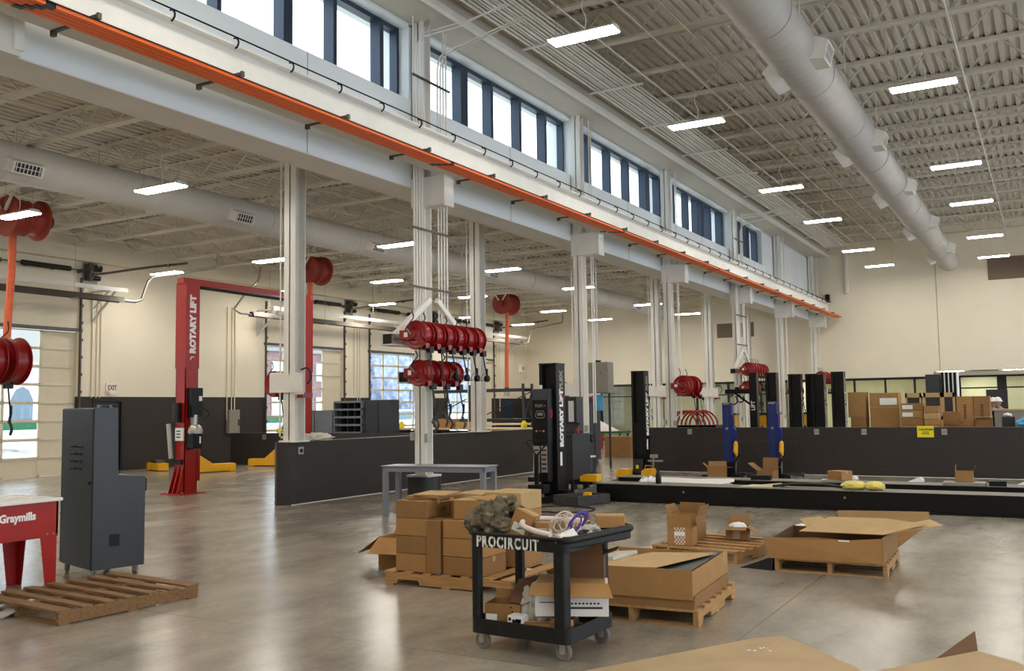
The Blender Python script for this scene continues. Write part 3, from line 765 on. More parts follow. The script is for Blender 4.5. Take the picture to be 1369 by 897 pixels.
for k in range(3): reel('hose_reel', '%s of three tiny red reels above the black lift posts by the end wall' % ('nearest', 'middle', 'farthest')[k], -8.2, YC[5]-1.9+.4*k, 2.75, .24, .2, 'short', k == 0)
# single reels on the rear columns
ws = ['column at the near end of the block wall', '', 'rear column left of the grey electrical box', 'rear column behind the second black lift post', 'rear column beyond the two red reels']
for i in (0, 2, 3, 4):
    x, y = (-11.75 if i == 0 else -11.6), YB[i]
    t = thing('reel_bracket', 'white bracket plate on the %s' % ws[i], 'bracket', (x, y, 2.1))
    b = MB(); b.box(x-.42-(.2 if i == 2 else 0), x-.13, y-.17, y-.15, 1.98, 2.34); b.box(x+.13, x+.36, y-.17, y-.15, 1.94, 2.32); b.box(x-.42, x+.36, y-.19, y-.17, 1.98, 2.32); b.build('plate', 'white', t)
    MB().box(x+.2, x+.34, y-.15, y+.1, 1.88, 1.97).build('outlet_block', 'reel', t)
    MB().tube(smoothpts([(x+.25, y-.1, 2.38), (x+.42, y-.12, 2.4), (x+.5, y-.12, 2.25), (x+.42, y-.12, 2.12)], 5), .016, 6).build('hose_loop', 'hose', t, smooth=True)
    reel('hose_reel', 'single red reel on the '+ws[i], x-.42-(.2 if i == 2 else 0), y+.0, 2.14, .24, .15, 'long', False, drop=.42, xs=-.3 if False else .5)
# reels at the left edge, carried by a column outside the picture
for k in range(2): reel('hose_reel', ['large dark red hose reel at the left edge of the picture, front one', 'large dark red hose reel at the left edge, right behind the front one'][k], -11.72+.0*k, 7.0+.32*k, 2.35, .31, .2, 'long', k == 0, drop=.35, xs=-.2)
t = thing('reel_beam', 'white channel carrying the two large reels at the left edge', 'mounting beam', (-12, 7, 2.4))
MB().box(-12.2, -12.05, 5.9, 7.6, 2.3, 2.45).build('channel', 'white', t)
MB().box(-12.2, -12.05, 5.9, 6.05, 0, 2.3).build('post', 'white', t)

# ------------------------------------------------------------------ vehicle exhaust hose reels under the low roof
def exhaust_reel(y, label, zend, m='reel2', x=-19.7, hx=-.32, tool=False):
    t = thing('exhaust_reel', label, 'exhaust hose reel', (x, y, 6.05))
    z = 6.02
    MB().lathe([(.03, y-.42), (.44, y-.42), (.46, y-.4), (.46, y-.36), (.36, y-.33), (.4, y-.22), (.34, y-.16), (.4, y-.1), (.34, y-.04), (.4, y+.02), (.34, y+.1), (.36, y+.3), (.46, y+.33), (.46, y+.38), (.03, y+.4)], (x, 0, z), 32, 'y').build('drum', m, t, smooth=True)
    MB().lathe([(.02, y+.4), (.16, y+.4), (.16, y+.62), (.12, y+.66), (.02, y+.66)], (x, 0, z), 18, 'y').build('motor', 'dgrey', t, smooth=True)
    MB().cyl((x, y-.55, z), (x, y-.42, z), .12, 18).build('bearing', m, t, smooth=True)
    for s in (-1, 1):
        b = MB(); b.bar((x-.35, y+s*.48, 6.5), (x, y+s*.48, z), .05); b.bar((x+.35, y+s*.48, 6.5), (x, y+s*.48, z), .05); b.bar((x-.5, y+s*.48, 6.5), (x+.5, y+s*.48, 6.5), .05)
        b.build('hanger_frame', 'white', t)
    pts = smoothpts([(x+hx, y-.05, z), (x+hx-.0, y-.06, 4.8), (x+hx-.02, y-.1, 3.6), (x+hx-.02, y-.12, zend)], 6)
    MB().tube(pts, .085, 12).build('hose', 'hose_orange', t, smooth=True)
    e = pts[-1]
    MB().cyl((e.x, e.y, zend), (e.x, e.y, zend-.14), .095, 12).build('hose_collar', 'blackm', t, smooth=True)
    if tool: MB().box(e.x-.12, e.x+.08, e.y-.05, e.y+.08, zend-.36, zend-.14).build('nozzle_holder', 'galv', t)
    return t
exhaust_reel(12.5, 'orange exhaust hose hanging from a dull red ceiling reel at the left edge', 2.6)
exhaust_reel(22.0, 'orange exhaust hose and ceiling reel behind the near white column', 2.2, hx=-.1)
exhaust_reel(33.9, 'small distant orange exhaust hose hanging straight from its ceiling reel', 2.5, hx=.05, tool=True)

# ------------------------------------------------------------------ infrared tube heaters with flues
def heater(ya, yb, label, flue=True, front=False):
    x, z = -22.0, 4.74
    t = thing('tube_heater', label, 'tube heater', (x, ya, z))
    b = MB()
    b.prism([(x-.13, z-.06), (x-.07, z+.09), (x+.07, z+.09), (x+.13, z-.06), (x+.12, z-.06), (x+.06, z+.08), (x-.06, z+.08), (x-.12, z-.06)], 'y', ya, yb)
    b.build('reflector', 'dsteel', t)
    for s in (-.045, .05): MB().cyl((x+s, ya+.02, z-.0), (x+s, yb+.03, z-.0), .038, 12).build('burner_tube', 'spring', t, smooth=True)
    y = ya+.8
    while y < yb:
        b = MB(); b.box(x-.14, x+.14, y-.012, y+.012, z-.075, z-.055); b.bar((x, y, z+.09), (x, y, 6.3), .008); b.build('hanger', 'galv', t); y += 2.7
    if flue:
        e = yb
        pts = [(x+.02, e, z-.0), (x+.02, e+.4, z+.0), (x+.02, e+.62, z+.08), (x+.05, e+.8, z+.62), (x+.12, e+.95, z+.78), (x+.5, e+1.7, z+.95), (x+.9, e+2.5, z+1.15), (x+.92, e+2.55, z+1.3), (x+.92, e+2.55, 6.3)]
        MB().tube(pts, .042, 10).build('flue_pipe', 'galv', t, smooth=True)
    if front:
        pts = [(x+.02, ya, z), (x+.02, ya-.5, z), (x+.02, ya-.75, z+.1), (x+.05, ya-.2, z+.75), (x+.1, ya+.2, z+1.1), (x+.1, ya+.3, 6.3)]
        MB().tube(pts, .035, 10).build('flue_pipe', 'galv', t, smooth=True)
    return t
heater(9.2, 16.85, 'dark tube heater hung along the wall above the leftmost overhead door')
heater(21.65, 29.2, 'dark tube heater hung behind the near white column', False, True)
heater(33.2, 39.3, 'short distant tube heater hung at the far end of the door wall')
# brackets and white shelf channels the heaters hang beside
for i, (ya, yb) in enumerate(((10.0, 17.3), (23.0, 31.2), (34.5, 40.5))):
    t = thing('heat_shield', ['white heat shield channel above the leftmost tube heater', 'white heat shield channel above the middle tube heater', 'white heat shield channel above the farthest tube heater'][i], 'heat shield', (-22.5, ya, 5.15))
    b = MB(); b.box(-22.65, -22.35, ya, yb, 5.12, 5.14); b.box(-22.36, -22.34, ya, yb, 5.02, 5.14); b.build('channel', 'white', t)
    for y in (ya+.3, yb-.35):
        b = MB(); b.bar((XL+.02, y, 5.08), (-22.35, y, 5.08), .05); b.bar((XL+.03, y, 5.08), (XL+.03, y, 4.2), .05); b.bar((XL+.03, y, 4.25), (-22.4, y, 5.05), .05); b.bar((XL+.03, y, 4.6), (-22.7, y, 5.05), .04)
        b.build('wall_bracket', 'white', t)
# door openers with their gas lines
for i, (ya, yb) in enumerate(DOORS[1:]):
    y = yb+.12; x = XL+.05
    t = thing('door_opener', ['dark door opener motor beside the leftmost overhead door', 'dark door opener motor right of the second overhead door', 'dark door opener motor right of the fully glazed overhead door', 'dark door opener motor right of the farthest overhead door'][i], 'door opener', (x, y, 5.6))
    MB().box(XL, XL+.02, y-.05, y+.42, 5.3, 5.9).build('mounting_board', 'tgrey', t)
    MB().box(x, x+.22, y-.02, y+.12, 5.4, 5.85).build('gearbox', 'dgrey', t, bevel=.01)
    MB().cyl((x+.12, y+.1, 5.74), (x+.12, y+.4, 5.74), .1, 16).build('motor', 'black', t, smooth=True)
    MB().cyl((x+.12, y+.16, 5.46), (x+.12, y+.38, 5.46), .07, 14).build('capacitor', 'black', t, smooth=True)
    MB().box(x+.2, x+.21, y+.25, y+.33, 5.74, 5.8).build('maker_plate', 'label', t)
    if i != 2:
        MB().tube(smoothpts([(x+.2, y+.0, 5.35), (x+.25, y+.1, 5.52), (x+.5, y+.4, 5.6), (x+1.2, y+1.2, 5.8), (x+1.9, y+1.95, 5.95)], 5), .035, 8).build('gas_line', 'dsteel', t, smooth=True)
        MB().tube(arc((x+1.55, y+1.55, 5.9), .08, R(170), R(370), 8, v=(0, 0, 1)), .016, 6).build('line_hanger', 'black', t)
# conduits beside the doors on the wall
for i, (y, z0) in enumerate(((16.95, 2.1), (17.1, 2.1), (17.22, 2.1), (21.95, 1.4), (22.15, 1.3), (22.28, 1.3), (28.4, 2.2), (28.6, 1.2), (28.75, 1.2), (39.2, 2.3), (39.45, 1.5), (41.0, 3.0))):
    t = MB().tube([(XL+.03, y, z0), (XL+.03, y, 5.1)], .016, 6).build('wall_conduit', 'cream')
    tag(t, 'thin cream conduit running down the wall between the overhead doors', 'conduit', 'conduits on the door wall')
t = thing('electrical_box', 'narrow grey switch box on the dark wall behind the red lift', 'electrical box', (XL+.1, 22.1, 1.1))
MB().box(XL, XL+.16, 21.95, 22.4, .95, 1.72).build('case', 'tgrey', t, bevel=.01); MB().box(XL+.16, XL+.19, 22.32, 22.36, 1.2, 1.4).build('lever', 'dgrey', t)
t = thing('exit_sign', 'small lit EXIT sign on the cream wall above the door', 'exit sign', (XL+.03, 17.6, 2.4))
MB().box(XL, XL+.05, 17.42, 17.8, 2.28, 2.52).build('case', 'white', t, bevel=.01)
MB().box(XL, XL+.09, 17.5, 17.72, 2.2, 2.28).build('lamp_head', 'white', t)
text('lettering', 'EXIT', .2, 'red', t, (XL+.052, 17.46, 2.32), (0, 1, 0), (0, 0, 1), .006, sx=.72)

# ------------------------------------------------------------------ red two-post lift
t = thing('two_post_lift', 'tall red two-post car lift with overhead beam, standing before the dark wall', 'car lift', (-15.4, 13.4, 0))
def lift_post(y, near):
    x = -15.42
    b = MB(); b.box(x-.14, x+.14, y-.165, y-.15, .02, 4.3); b.box(x+.125, x+.14, y-.165, y+.165, .02, 4.3); b.box(x-.14, x-.125, y-.165, y+.165, .02, 4.3); b.box(x-.14, x-.07, y+.15, y+.165, .02, 4.3); b.box(x+.07, x+.14, y+.15, y+.165, .02, 4.3)
    g = b.build('post', 'red', t)
    MB().box(x-.152, x+.152, y-.177, y+.177, 2.55, 4.3).build('post_sleeve', 'red', t)
    MB().box(x-.33, x+.26, y-.36, y+.3, 0, .025).build('base_plate', 'red', t)
    for s in (-.13, -.01, .115):
        MB().prism([(y-.165, .025), (y-.34, .025), (y-.165, .6)], 'x', x+s, x+s+.015).build('gusset', 'red', t)
    for s in (-1, 1): MB().cyl((x+s*.25, y-.3, .02), (x+s*.25, y-.3, .06), .02, 8).build('anchor_bolt', 'steel', t)
    MB().box(x-.12, x+.12, y+.1 if near else y-.26, y+.26 if near else y-.1, .25, 1.0).build('carriage', 'red', t)
    return x
x = lift_post(13.4, True); lift_post(16.85, False)
b = MB(); b.box(x-.1, x+.1, 13.2, 17.0, 4.3, 4.42); b.build('overhead_beam', 'red', t); MB().cyl((x+.12, 13.62, 4.24), (x+.12, 16.7, 4.22), .03, 10).build('shutoff_bar', 'black', t)
XF = x+.142
text('lettering', 'ROTARY LIFT', .2, 'label', t, (x+.1535, 13.47, 2.86), (0, 0, 1), (0, -1, 0), .013, sx=1.0)
MB().tube(arc((x+.155, 13.4, 2.74), .05, R(30), R(200), 6, u=(0, 1, 0)), .01, 5).build('logo_arc', 'label', t)
MB().box(XF, XF+.16, 13.28, 13.56, 1.55, 2.15).build('power_box', 'black', t, bevel=.012)
MB().box(XF+.161, XF+.165, 13.45, 13.53, 1.88, 1.98).build('warning_label', 'label', t)
MB().cyl((XF+.1, 13.38, 1.38), (XF+.1, 13.38, 1.6), .075, 18).build('pump_motor', 'steel', t, smooth=True)
MB().lathe([(.02, 1.22), (.14, 1.22), (.15, 1.28), (.12, 1.36), (.08, 1.4), (.02, 1.4)], (XF+.14, 13.38, 0), 18).build('filler_cap', 'galv', t, smooth=True)
MB().box(XF, XF+.24, 13.26, 13.5, .92, 1.24).build('oil_tank', 'black', t, bevel=.02)
MB().box(XF+.241, XF+.244, 13.4, 13.44, 1.02, 1.16).build('tank_label', 'label', t)
MB().box(x-.1, x+.06, 13.12, 13.235, 1.45, 1.85).build('control_box', 'black', t, bevel=.02)
MB().box(x-.1, x+.13, 13.2, 13.235, 1.08, 1.34).build('instruction_plate', 'label', t)
for k in range(3): MB().box(x-.06, x+.06, 13.196, 13.199, 1.14+.06*k, 1.165+.06*k).build('plate_line', 'dgrey', t)
MB().cyl((x-.24, 13.15, 1.42), (x-.15, 13.15, .72), .045, 14).build('lift_adapter', 'galv', t, smooth=True)
MB().box(x-.09, x+.09, 13.2, 13.235, .6, .7).build('release_plate', 'black', t)
MB().tube(smoothpts([(XF+.16, 13.55, 1.75), (XF+.24, 13.65, 1.62), (XF+.18, 13.57, 1.5)], 4), .01, 5).build('power_cord', 'black', t)

# yellow lift arms resting on the floor beyond
def lift_arm(xa, ya, xb2, yb2, label, ramp=1):
    t = thing('floor_lift', label, 'lift arm', (xa, ya, 0))
    MB().bar((xa, ya, .13), (xb2, yb2, .13), .3, .2).build('beam', 'yellow', t, bevel=.01)
    d = (Vector((xb2, yb2, 0))-Vector((xa, ya, 0))); L = d.length; d.normalize()
    MB().obox((xb2-d.x*.1, yb2-d.y*.1, .1), (.2, .34, .18), math.atan2(d.y, d.x)).build('end_shoe', 'yellow', t, bevel=.01)
    n = Vector((-d.y, d.x, 0))*.15
    if ramp:
        a = Vector((xa, ya, .23)); 
        MB().add([a-n, a+n, a+d*L*.42+n, a+d*L*.42-n, a-n+Vector((0, 0, .3)), a+n+Vector((0, 0, .3))], [(0, 1, 2, 3), (0, 4, 5, 1), (4, 3, 2, 5), (0, 3, 4), (1, 5, 2)]).build('wedge', 'yellow', t)
        a = a+Vector((0, 0, .012)); MB().sheet([a-n*.7+Vector((0, 0, .3)), a+n*.7+Vector((0, 0, .3)), a+d*L*.42+n*.7, a+d*L*.42-n*.7], .006).build('steel_ramp', 'label', t)
    else: MB().obox((xa+d.x*L*.5, ya+d.y*L*.5, .27), (.5, .25, .07), math.atan2(d.y, d.x)).build('pad', 'dsteel', t, bevel=.01)
    return t
lift_arm(-21.8, 18.15, -22.7, 18.5, 'yellow lift arm lying on the floor left of the red post', 0)
lift_arm(-20.3, 17.95, -19.95, 19.0, 'yellow lift arm with bright sloped plate right of the red post')
lift_arm(-20.3, 21.1, -21.2, 20.9, 'yellow lift arm ending behind the near end of the block wall')
# ------------------------------------------------------------------ pallets
def pallet(name, label, cx, cy, rz, L=1.2, W=1.0, H=.13, n=7, m='wood', block=True):
    """stringers run along local x (length L); deck boards along local y"""
    t = thing(name, label, 'pallet', (cx, cy, 0), rz)
    for k in range(3):
        y = -W/2+.02+(W-.04)*k/2
        if block: MB().prism([(-L/2, .012), (-L/2, H-.018), (L/2, H-.018), (L/2, .012), (L/2-.13, .012), (L/2-.15, .055), (L/2-.37, .055), (L/2-.39, .012), (-L/2+.39, .012), (-L/2+.37, .055), (-L/2+.15, .055), (-L/2+.13, .012)], 'y', y-.02, y+.02).build('stringer', m, t, local=True)
        else: MB().box(-L/2, L/2, y-.02, y+.02, .012, H-.018).build('stringer', m, t, local=True)
    for k in range(n):
        x = -L/2+.045+(L-.09)*k/(n-1); w = .06 if k in (0, n-1) else .045
        MB().obox((x, 0, H-.009), (w*2 if n < 8 else w*1.7, W, .018), R(random.uniform(-.5, .5))).build('deck_board', m, t, local=True)
    for x in (-L/2+.05, 0, L/2-.05): MB().box(x-.045, x+.045, -W/2, W/2, 0, .012).build('bottom_board', m, t, local=True)
    return t
# ------------------------------------------------------------------ cartons
def carton(name, label, cx, cy, z0, sx, sy, sz, rz=0, m='card', open_=None, tape=True, group=None, top=True, flaps=(('x', 1, 60), ('x', -1, 60), ('y', 1, 60), ('y', -1, 60)), fl=.5):
    """closed carton, or one standing open with hinged flaps: flaps = (side axis, sign, degrees above the horizontal, outward)"""
    t = thing(name, label, 'cardboard box', (cx, cy, z0), rz, group)
    th = .005; hx, hy = sx/2, sy/2
    if not open_:
        MB().box(-hx, hx, -hy, hy, 0, sz).build('body', m, t, local=True, bevel=min(.006, sz*.06))
        if tape:
            b = MB()
            b.box(-hx, hx, -.02, .02, sz, sz+.0012); b.box(hx, hx+.0012, -.02, .02, sz*.72, sz)
            b.build('tape', 'card3', t, local=True)
    else:
        b = MB(); b.box(-hx, hx, -hy, hy, 0, th); b.box(-hx, -hx+th, -hy, hy, 0, sz); b.box(hx-th, hx, -hy, hy, 0, sz); b.box(-hx, hx, -hy, -hy+th, 0, sz); b.box(-hx, hx, hy-th, hy, 0, sz)
        b.build('body', m, t, local=True)
        for ax, s, a in flaps:
            a = R(a); ln = (sy if ax == 'x' else sy)*fl
            if ax == 'x':
                o = Vector((s*hx, 0, sz)); d = Vector((s*math.cos(a), 0, math.sin(a)))*min(sx, sy)*fl; e = Vector((0, hy, 0))
            else:
                o = Vector((0, s*hy, sz)); d = Vector((0, s*math.cos(a), math.sin(a)))*min(sx, sy)*fl; e = Vector((hx, 0, 0))
            MB().sheet([o-e, o+e, o+e*.97+d, o-e*.97+d], .004).build('flap', m, t, local=True)
    return t
def lab_panel(t, x0, x1, y, z0, z1, m='label', nm='printed_label', ax='y'):
    b = MB()
    if ax == 'y': b.box(x0, x1, y-.0015, y, z0, z1)
    else: b.box(y, y+.0015, x0, x1, z0, z1)
    return b.build(nm, m, t, local=True)

# worn pallet by the parts washer
pallet('wooden_pallet', 'weathered wooden pallet lying on the floor in front of the red parts washer', -7.38, 5.38, R(86), 1.3, 1.25, .12, 7, 'wood2', False)
t = thing('steel_strap', 'crumpled clear strip poking out of the weathered pallet', 'packing strip', (-7.55, 4.72, .0), .2)
MB().sheet([(-.02, -.12, .01), (.1, -.13, .01), (.12, .02, .05), (0, .03, .05)], .012).build('strip', 'bag', t, local=True)

# red parts washer
t = thing('parts_washer', 'red parts washer tank on tapered legs with white rim at the left edge', 'parts washer', (-8.53, 5.0, 0))
x0, x1, ya, yb = -8.86, -8.24, 4.1, 5.65
b = MB(); b.box(x0, x1, ya, yb, .5, .52); b.box(x1-.02, x1, ya, yb, .52, .83); b.box(x0, x0+.02, ya, yb, .52, .83); b.box(x0, x1, yb-.02, yb, .52, .83); b.box(x0, x1, ya, ya+.02, .52, .83)
b.build('tank', 'red', t)
b = MB(); b.box(x1-.06, x1+.03, ya-.03, yb+.03, .83, .862); b.box(x0-.03, x0+.06, ya-.03, yb+.03, .83, .862); b.box(x0, x1, yb-.06, yb+.03, .83, .862); b.box(x0, x1, ya-.03, ya+.06, .83, .862)
b.build('rim', 'white', t, bevel=.008)
MB().box(x0+.05, x1-.05, ya+.05, yb-.05, .836, .85).build('lid', 'white', t)
for px, py, s in ((x1-.01, yb-.01, 1), (x0+.01, yb-.01, -1), (x1-.01, ya+.01, 1), (x0+.01, ya+.01, -1)):
    d = -1 if py > 5 else 1
    g = MB(); g.add([(px, py, 0), (px, py+d*.1, 0), (px, py+d*.17, .56), (px, py, .56), (px+.006*s, py, 0), (px+.006*s, py+d*.1, 0), (px+.006*s, py+d*.17, .56), (px+.006*s, py, .56)],
            [(0, 1, 2, 3), (7, 6, 5, 4), (0, 4, 5, 1), (1, 5, 6, 2), (2, 6, 7, 3), (3, 7, 4, 0)])
    g.add([(px, py, 0), (px-s*.07, py, 0), (px-s*.14, py, .56), (px, py, .56), (px, py+d*-.006, 0), (px-s*.07, py+d*-.006, 0), (px-s*.14, py+d*-.006, .56), (px, py+d*-.006, .56)],
            [(0, 1, 2, 3), (7, 6, 5, 4), (0, 4, 5, 1), (1, 5, 6, 2), (2, 6, 7, 3), (3, 7, 4, 0)])
    g.build('leg', 'red', t)
for k in (.05, .11): MB().cyl((x1+.007, yb-k, .53), (x1, yb-k, .53), .008, 8).build('bolt', 'steel', t)
text('lettering', 'Graymills', .1, 'label', t, (x1+.001, 5.07, .68), (0, 1, 0), (0, 0, 1), .004, sx=.92)

# dark machine cabinet on casters, stepped profile
t = thing('machine_cabinet', 'tall charcoal machine cabinet with stepped side standing on casters', 'cabinet', (-8.31, 6.07, 0), R(-15))
MB().prism([(0, .1), (0, 1.71), (.235, 1.71), (.25, 1.03), (.53, 1.0), (.53, .1)], 'x', -.84, 0).build('housing', 'dgrey', t, local=True, bevel=.004)
MB().box(-.835, -.003, -.012, .004, .11, 1.7).build('door_panel', 'black', t, local=True, bevel=.004)
for k in range(4):
    for q in (0, 1): MB().tube([(-.5+.17*q+.05*math.cos(a), -.012-.004, 1.08+.075*k+.022*math.sin(a)) for a in [R(v) for v in range(10, 171, 20)]], .006, 6).build('louvre', 'black', t, local=True)
MB().cyl((-.05, -.03, .96), (-.05, -.01, .96), .016, 12).build('door_lock', 'blackm', t, local=True)
MB().box(-.002, .004, .17, .27, .32, .44).build('vent_plate', 'black', t, local=True)
MB().box(-.06, -.002, .53, .545, .85, .98).build('rear_latch', 'black', t, local=True)
def caster(t, x, y, r=.05, w=.03, local=True, top=.1, m='tyre', ax='x'):
    if ax == 'y':
        c = MB().lathe([(.01, -w/2), (r*.45, -w/2), (r*.5, -w/2+.005), (r*.72, -w/2+.005), (r*.78, -w/2), (r, -w/2+.006), (r, w/2-.006), (r*.78, w/2), (.01, w/2)], (x, y, r), 24, 'y').build('caster', m, t, local=True, smooth=True)
        h = MB(); h.box(x-.02, x+.02, y-w/2-.008, y-w/2-.002, r-.01, top); h.box(x-.02, x+.02, y+w/2+.002, y+w/2+.008, r-.01, top); h.box(x-.03, x+.03, y-w/2-.008, y+w/2+.008, top-.008, top); h.build('fork', 'galv', c, local=True)
        MB().cyl((x, y-w/2-.012, r), (x, y+w/2+.012, r), .014, 10).build('axle', 'galv', c, local=True); return c
    c = MB().cyl((x-w/2, y, r), (x+w/2, y, r), r, 20).build('caster', m, t, local=local, smooth=True)
    h = MB(); h.box(x-w/2-.008, x-w/2-.002, y-.02, y+.02, r-.01, top); h.box(x+w/2+.002, x+w/2+.008, y-.02, y+.02, r-.01, top); h.box(x-w/2-.008, x+w/2+.008, y-.03, y+.03, top-.008, top); h.build('fork', 'steel', c, local=True)
    MB().cyl((x-w/2-.012, y, r), (x+w/2+.012, y, r), .012, 10).build('axle', 'steel', c, local=True)
for x, y in ((-.06, .05), (-.78, .05), (-.06, .46), (-.78, .46)): caster(t, x, y, ax='y')

# grey steel table in front of the block wall
t = thing('steel_table', 'grey steel work table with glossy top standing before the dark block wall', 'table', (-9.1, 11.74, 0), R(9))
L, W, H = 1.72, .5, .78
MB().box(-.02, L+.02, -.02, W+.02, H-.015, H).build('tabletop', 'grey', t, local=True, bevel=.004)
b = MB(); b.box(0, L, 0, .04, H-.09, H-.015); b.box(0, L, W-.04, W, H-.09, H-.015); b.box(0, .04, 0, W, H-.09, H-.015); b.box(L-.04, L, 0, W, H-.09, H-.015); b.build('apron', 'grey', t, local=True)
for x, y in ((0, 0), (L-.075, 0), (0, W-.075), (L-.075, W-.075)): MB().box(x, x+.075, y, y+.075, 0, H-.09).build('leg', 'grey', t, local=True)

# ------------------------------------------------------------------ the pallet stacked with cartons
pallet('wooden_pallet', 'fresh wooden pallet carrying the tall stack of brown cartons', -4.93, 7.8, R(2), 1.35, 1.06, .125, 7)
z0 = .126
for k in range(4): carton('carton', ['lowest', 'second lowest', 'second highest', 'top'][k]+' bulging carton of the left front stack on the pallet', -5.32, 7.5, z0+.166*k, .355, .4, .163, R(random.uniform(-1.5, 1.5)), 'card2' if k % 2 else 'card')
carton('carton', 'narrow upright carton squeezed between the two front stacks', -5.06, 7.43, z0, .15, .3, .49, R(1), 'card2')
for k in range(3): carton('carton', ['lowest', 'middle', 'top'][k]+' carton of the right front stack behind the cart', -4.75, 7.52, z0+.168*k, .42, .44, .164, R(random.uniform(-2, 2)), 'card' if k else 'card2')
c = carton('carton', 'open carton with one torn flap on top of the right front stack', -4.68, 7.56, z0+.504, .4, .4, .17, R(3), 'card', open_=True, flaps=(('x', -1, -8), ('x', 1, 172), ('y', 1, 176)), fl=.48)
MB().sheet([(-.19, -.198, .172), (.195, -.198, .172), (.195, .19, .176), (-.19, .19, .176)], .004).build('lid_flap', 'card3', c, local=True)
for k in range(4): carton('carton', ['lowest', 'second lowest', 'second highest', 'top'][k]+' large carton of the rear right stack behind the camouflage jacket', -4.67, 8.12, z0+.178*k, .4, .46, .175, R(3), 'card' if k < 3 else 'card3')
for k in range(3): carton('carton', ['lowest', 'middle', 'top'][k]+' carton of the rear middle stack on the pallet', -5.05, 8.1, z0+.23*k, .34, .42, .226, 0, 'card3')
for k in range(3): carton('carton', ['lowest', 'middle', 'top'][k]+' carton of the rear left stack on the pallet', -5.4, 8.08, z0+.21*k, .34, .45, .207, 0, 'card')
for k, (dx, rz, w) in enumerate(((0, 4, .38), (.03, -5, .36), (.06, 9, .34))):
    t = thing('flattened_carton', ['lowest', 'middle', 'topmost'][k]+' flattened cardboard sheet lying on the left front stack', 'cardboard sheet', (-5.3+dx, 7.62, z0+.666+.016*k), R(rz))
    MB().box(-w/2, w/2, -.2, .2, 0, .007).build('lower_layer', 'card', t, local=True); MB().obox((0, 0, .012), (w*.97, .39, .006), 0, R(.6)).build('upper_layer', 'card3', t, local=True)
carton('open_carton', 'open carton lying behind the pallet with its flaps folded out to the left', -6.1, 8.25, 0, .42, .4, .3, R(12), 'card', open_=True, flaps=(('x', -1, -35), ('y', -1, -25), ('y', 1, 50)), fl=.75)
t = thing('paper_scrap', 'small folded white paper scrap on the floor left of the table', 'paper scrap', (-7.25, 9.3, 0), .3)
MB().prism([(-.05, 0), (0, .06), (.05, 0), (.045, 0), (0, .05), (-.045, 0)], 'y', -.05, .05).build('sheet', 'paper', t, local=True)

# ------------------------------------------------------------------ big crate carton on its pallet (right of the cart)
pallet('wooden_pallet', 'wooden pallet under the long open crate carton beside the cart', -2.93, 7.42, R(94), 1.22, 1.05, .13, 7)
t = thing('crate_carton', 'long low open carton with a loose lid sheet, resting on a pallet beside the cart', 'cardboard box', (-2.93, 7.36, .131), R(4))
hx, hy = .5, .55
b = MB()
for s in (-1, 1): b.add([(s*hx, -hy, 0), (s*hx, hy, 0), (s*(hx+.01), hy, .1), (s*(hx+.01), -hy, .1), (s*(hx-.006), -hy, 0), (s*(hx-.006), hy, 0), (s*(hx+.004), hy, .1), (s*(hx+.004), -hy, .1)], [(0, 1, 2, 3), (7, 6, 5, 4), (3, 2, 6, 7), (0, 4, 5, 1), (1, 5, 6, 2), (0, 3, 7, 4)])
b.box(-hx, hx, -hy-.006, -hy, 0, .1); b.box(-hx, hx, hy, hy+.006, 0, .1); b.box(-hx, hx, -hy, hy, 0, .006)
b.build('bottom_tray', 'card2', t, local=True)
hx2, hy2 = .49, .57; b = MB()
b.box(-hx2, hx2, -hy2-.006, -hy2, .07, .29); b.box(-hx2, hx2, hy2, hy2+.006, .07, .26); b.box(-hx2-.006, -hx2, -hy2, hy2, .07, .27); b.box(hx2, hx2+.006, -hy2, hy2, .07, .28)
b.build('side_walls', 'card', t, local=True)
MB().sheet([(-.42, -.5, .26), (.2, -.53, .285), (.47, .3, .29), (-.12, .4, .25)], .006).build('lid_sheet', 'card3', t, local=True)
MB().sheet([(-.48, .1, .24), (-.3, .2, .12), (-.28, .5, .12), (-.48, .5, .25)], .005).build('inner_flap', 'card3', t, local=True)
MB().sheet([(.47, -.5, .275), (.47, .5, .275), (.1, .5, .24), (.15, -.5, .25)], .004).build('inner_packing', 'dgrey', t, local=True)
MB().box(hx2+.006, hx2+.008, .43, .46, .2, .285).build('tape', 'card3', t, local=True)
MB().box(-.3, -.29, -hy2-.008, -hy2-.006, .1, .27).build('tape_seam', 'card2', t, local=True)
MB().sheet([(-.42, -.2, .25), (-.25, -.22, .27), (-.2, .25, .26), (-.35, .3, .24)], .03).build('stuffing_bag', 'bag', t, local=True)
# pallet with the two small cartons
pallet('wooden_pallet', 'pale wooden pallet with two small open cartons, behind the crate carton', -3.33, 10.35, R(82), 1.15, 1.0, .13, 6)
def printed(t, y, w, z0, z1):
    b = MB(); n = 7; dx = w/n
    for i in range(n):
        for j in range(8):
            if (i+j) % 2: b.box(-w/2+i*dx, -w/2+(i+1)*dx, y-.0012, y, z0+(z1-z0)*j/8, z0+(z1-z0)*(j+1)/8)
    return b.build('printed_pattern', 'wire', t, local=True)
c = carton('open_carton', 'tall open carton with white checked print and label on the pale pallet', -3.6, 9.98, .131, .27, .25, .2, R(6), 'card', open_=True, flaps=(('y', -1, 80), ('x', 1, 30), ('y', 1, 105), ('x', -1, 115)), fl=.55)
printed(c, -.125, .12, .01, .2); lab_panel(c, -.06, .06, -.127, .11, .15)
c = carton('open_carton', 'open carton standing right behind the tall checked one', -3.7, 10.45, .131, .32, .28, .27, R(-4), 'card2', open_=True, flaps=(('x', 1, 70), ('y', 1, 85), ('x', -1, 60)), fl=.45)
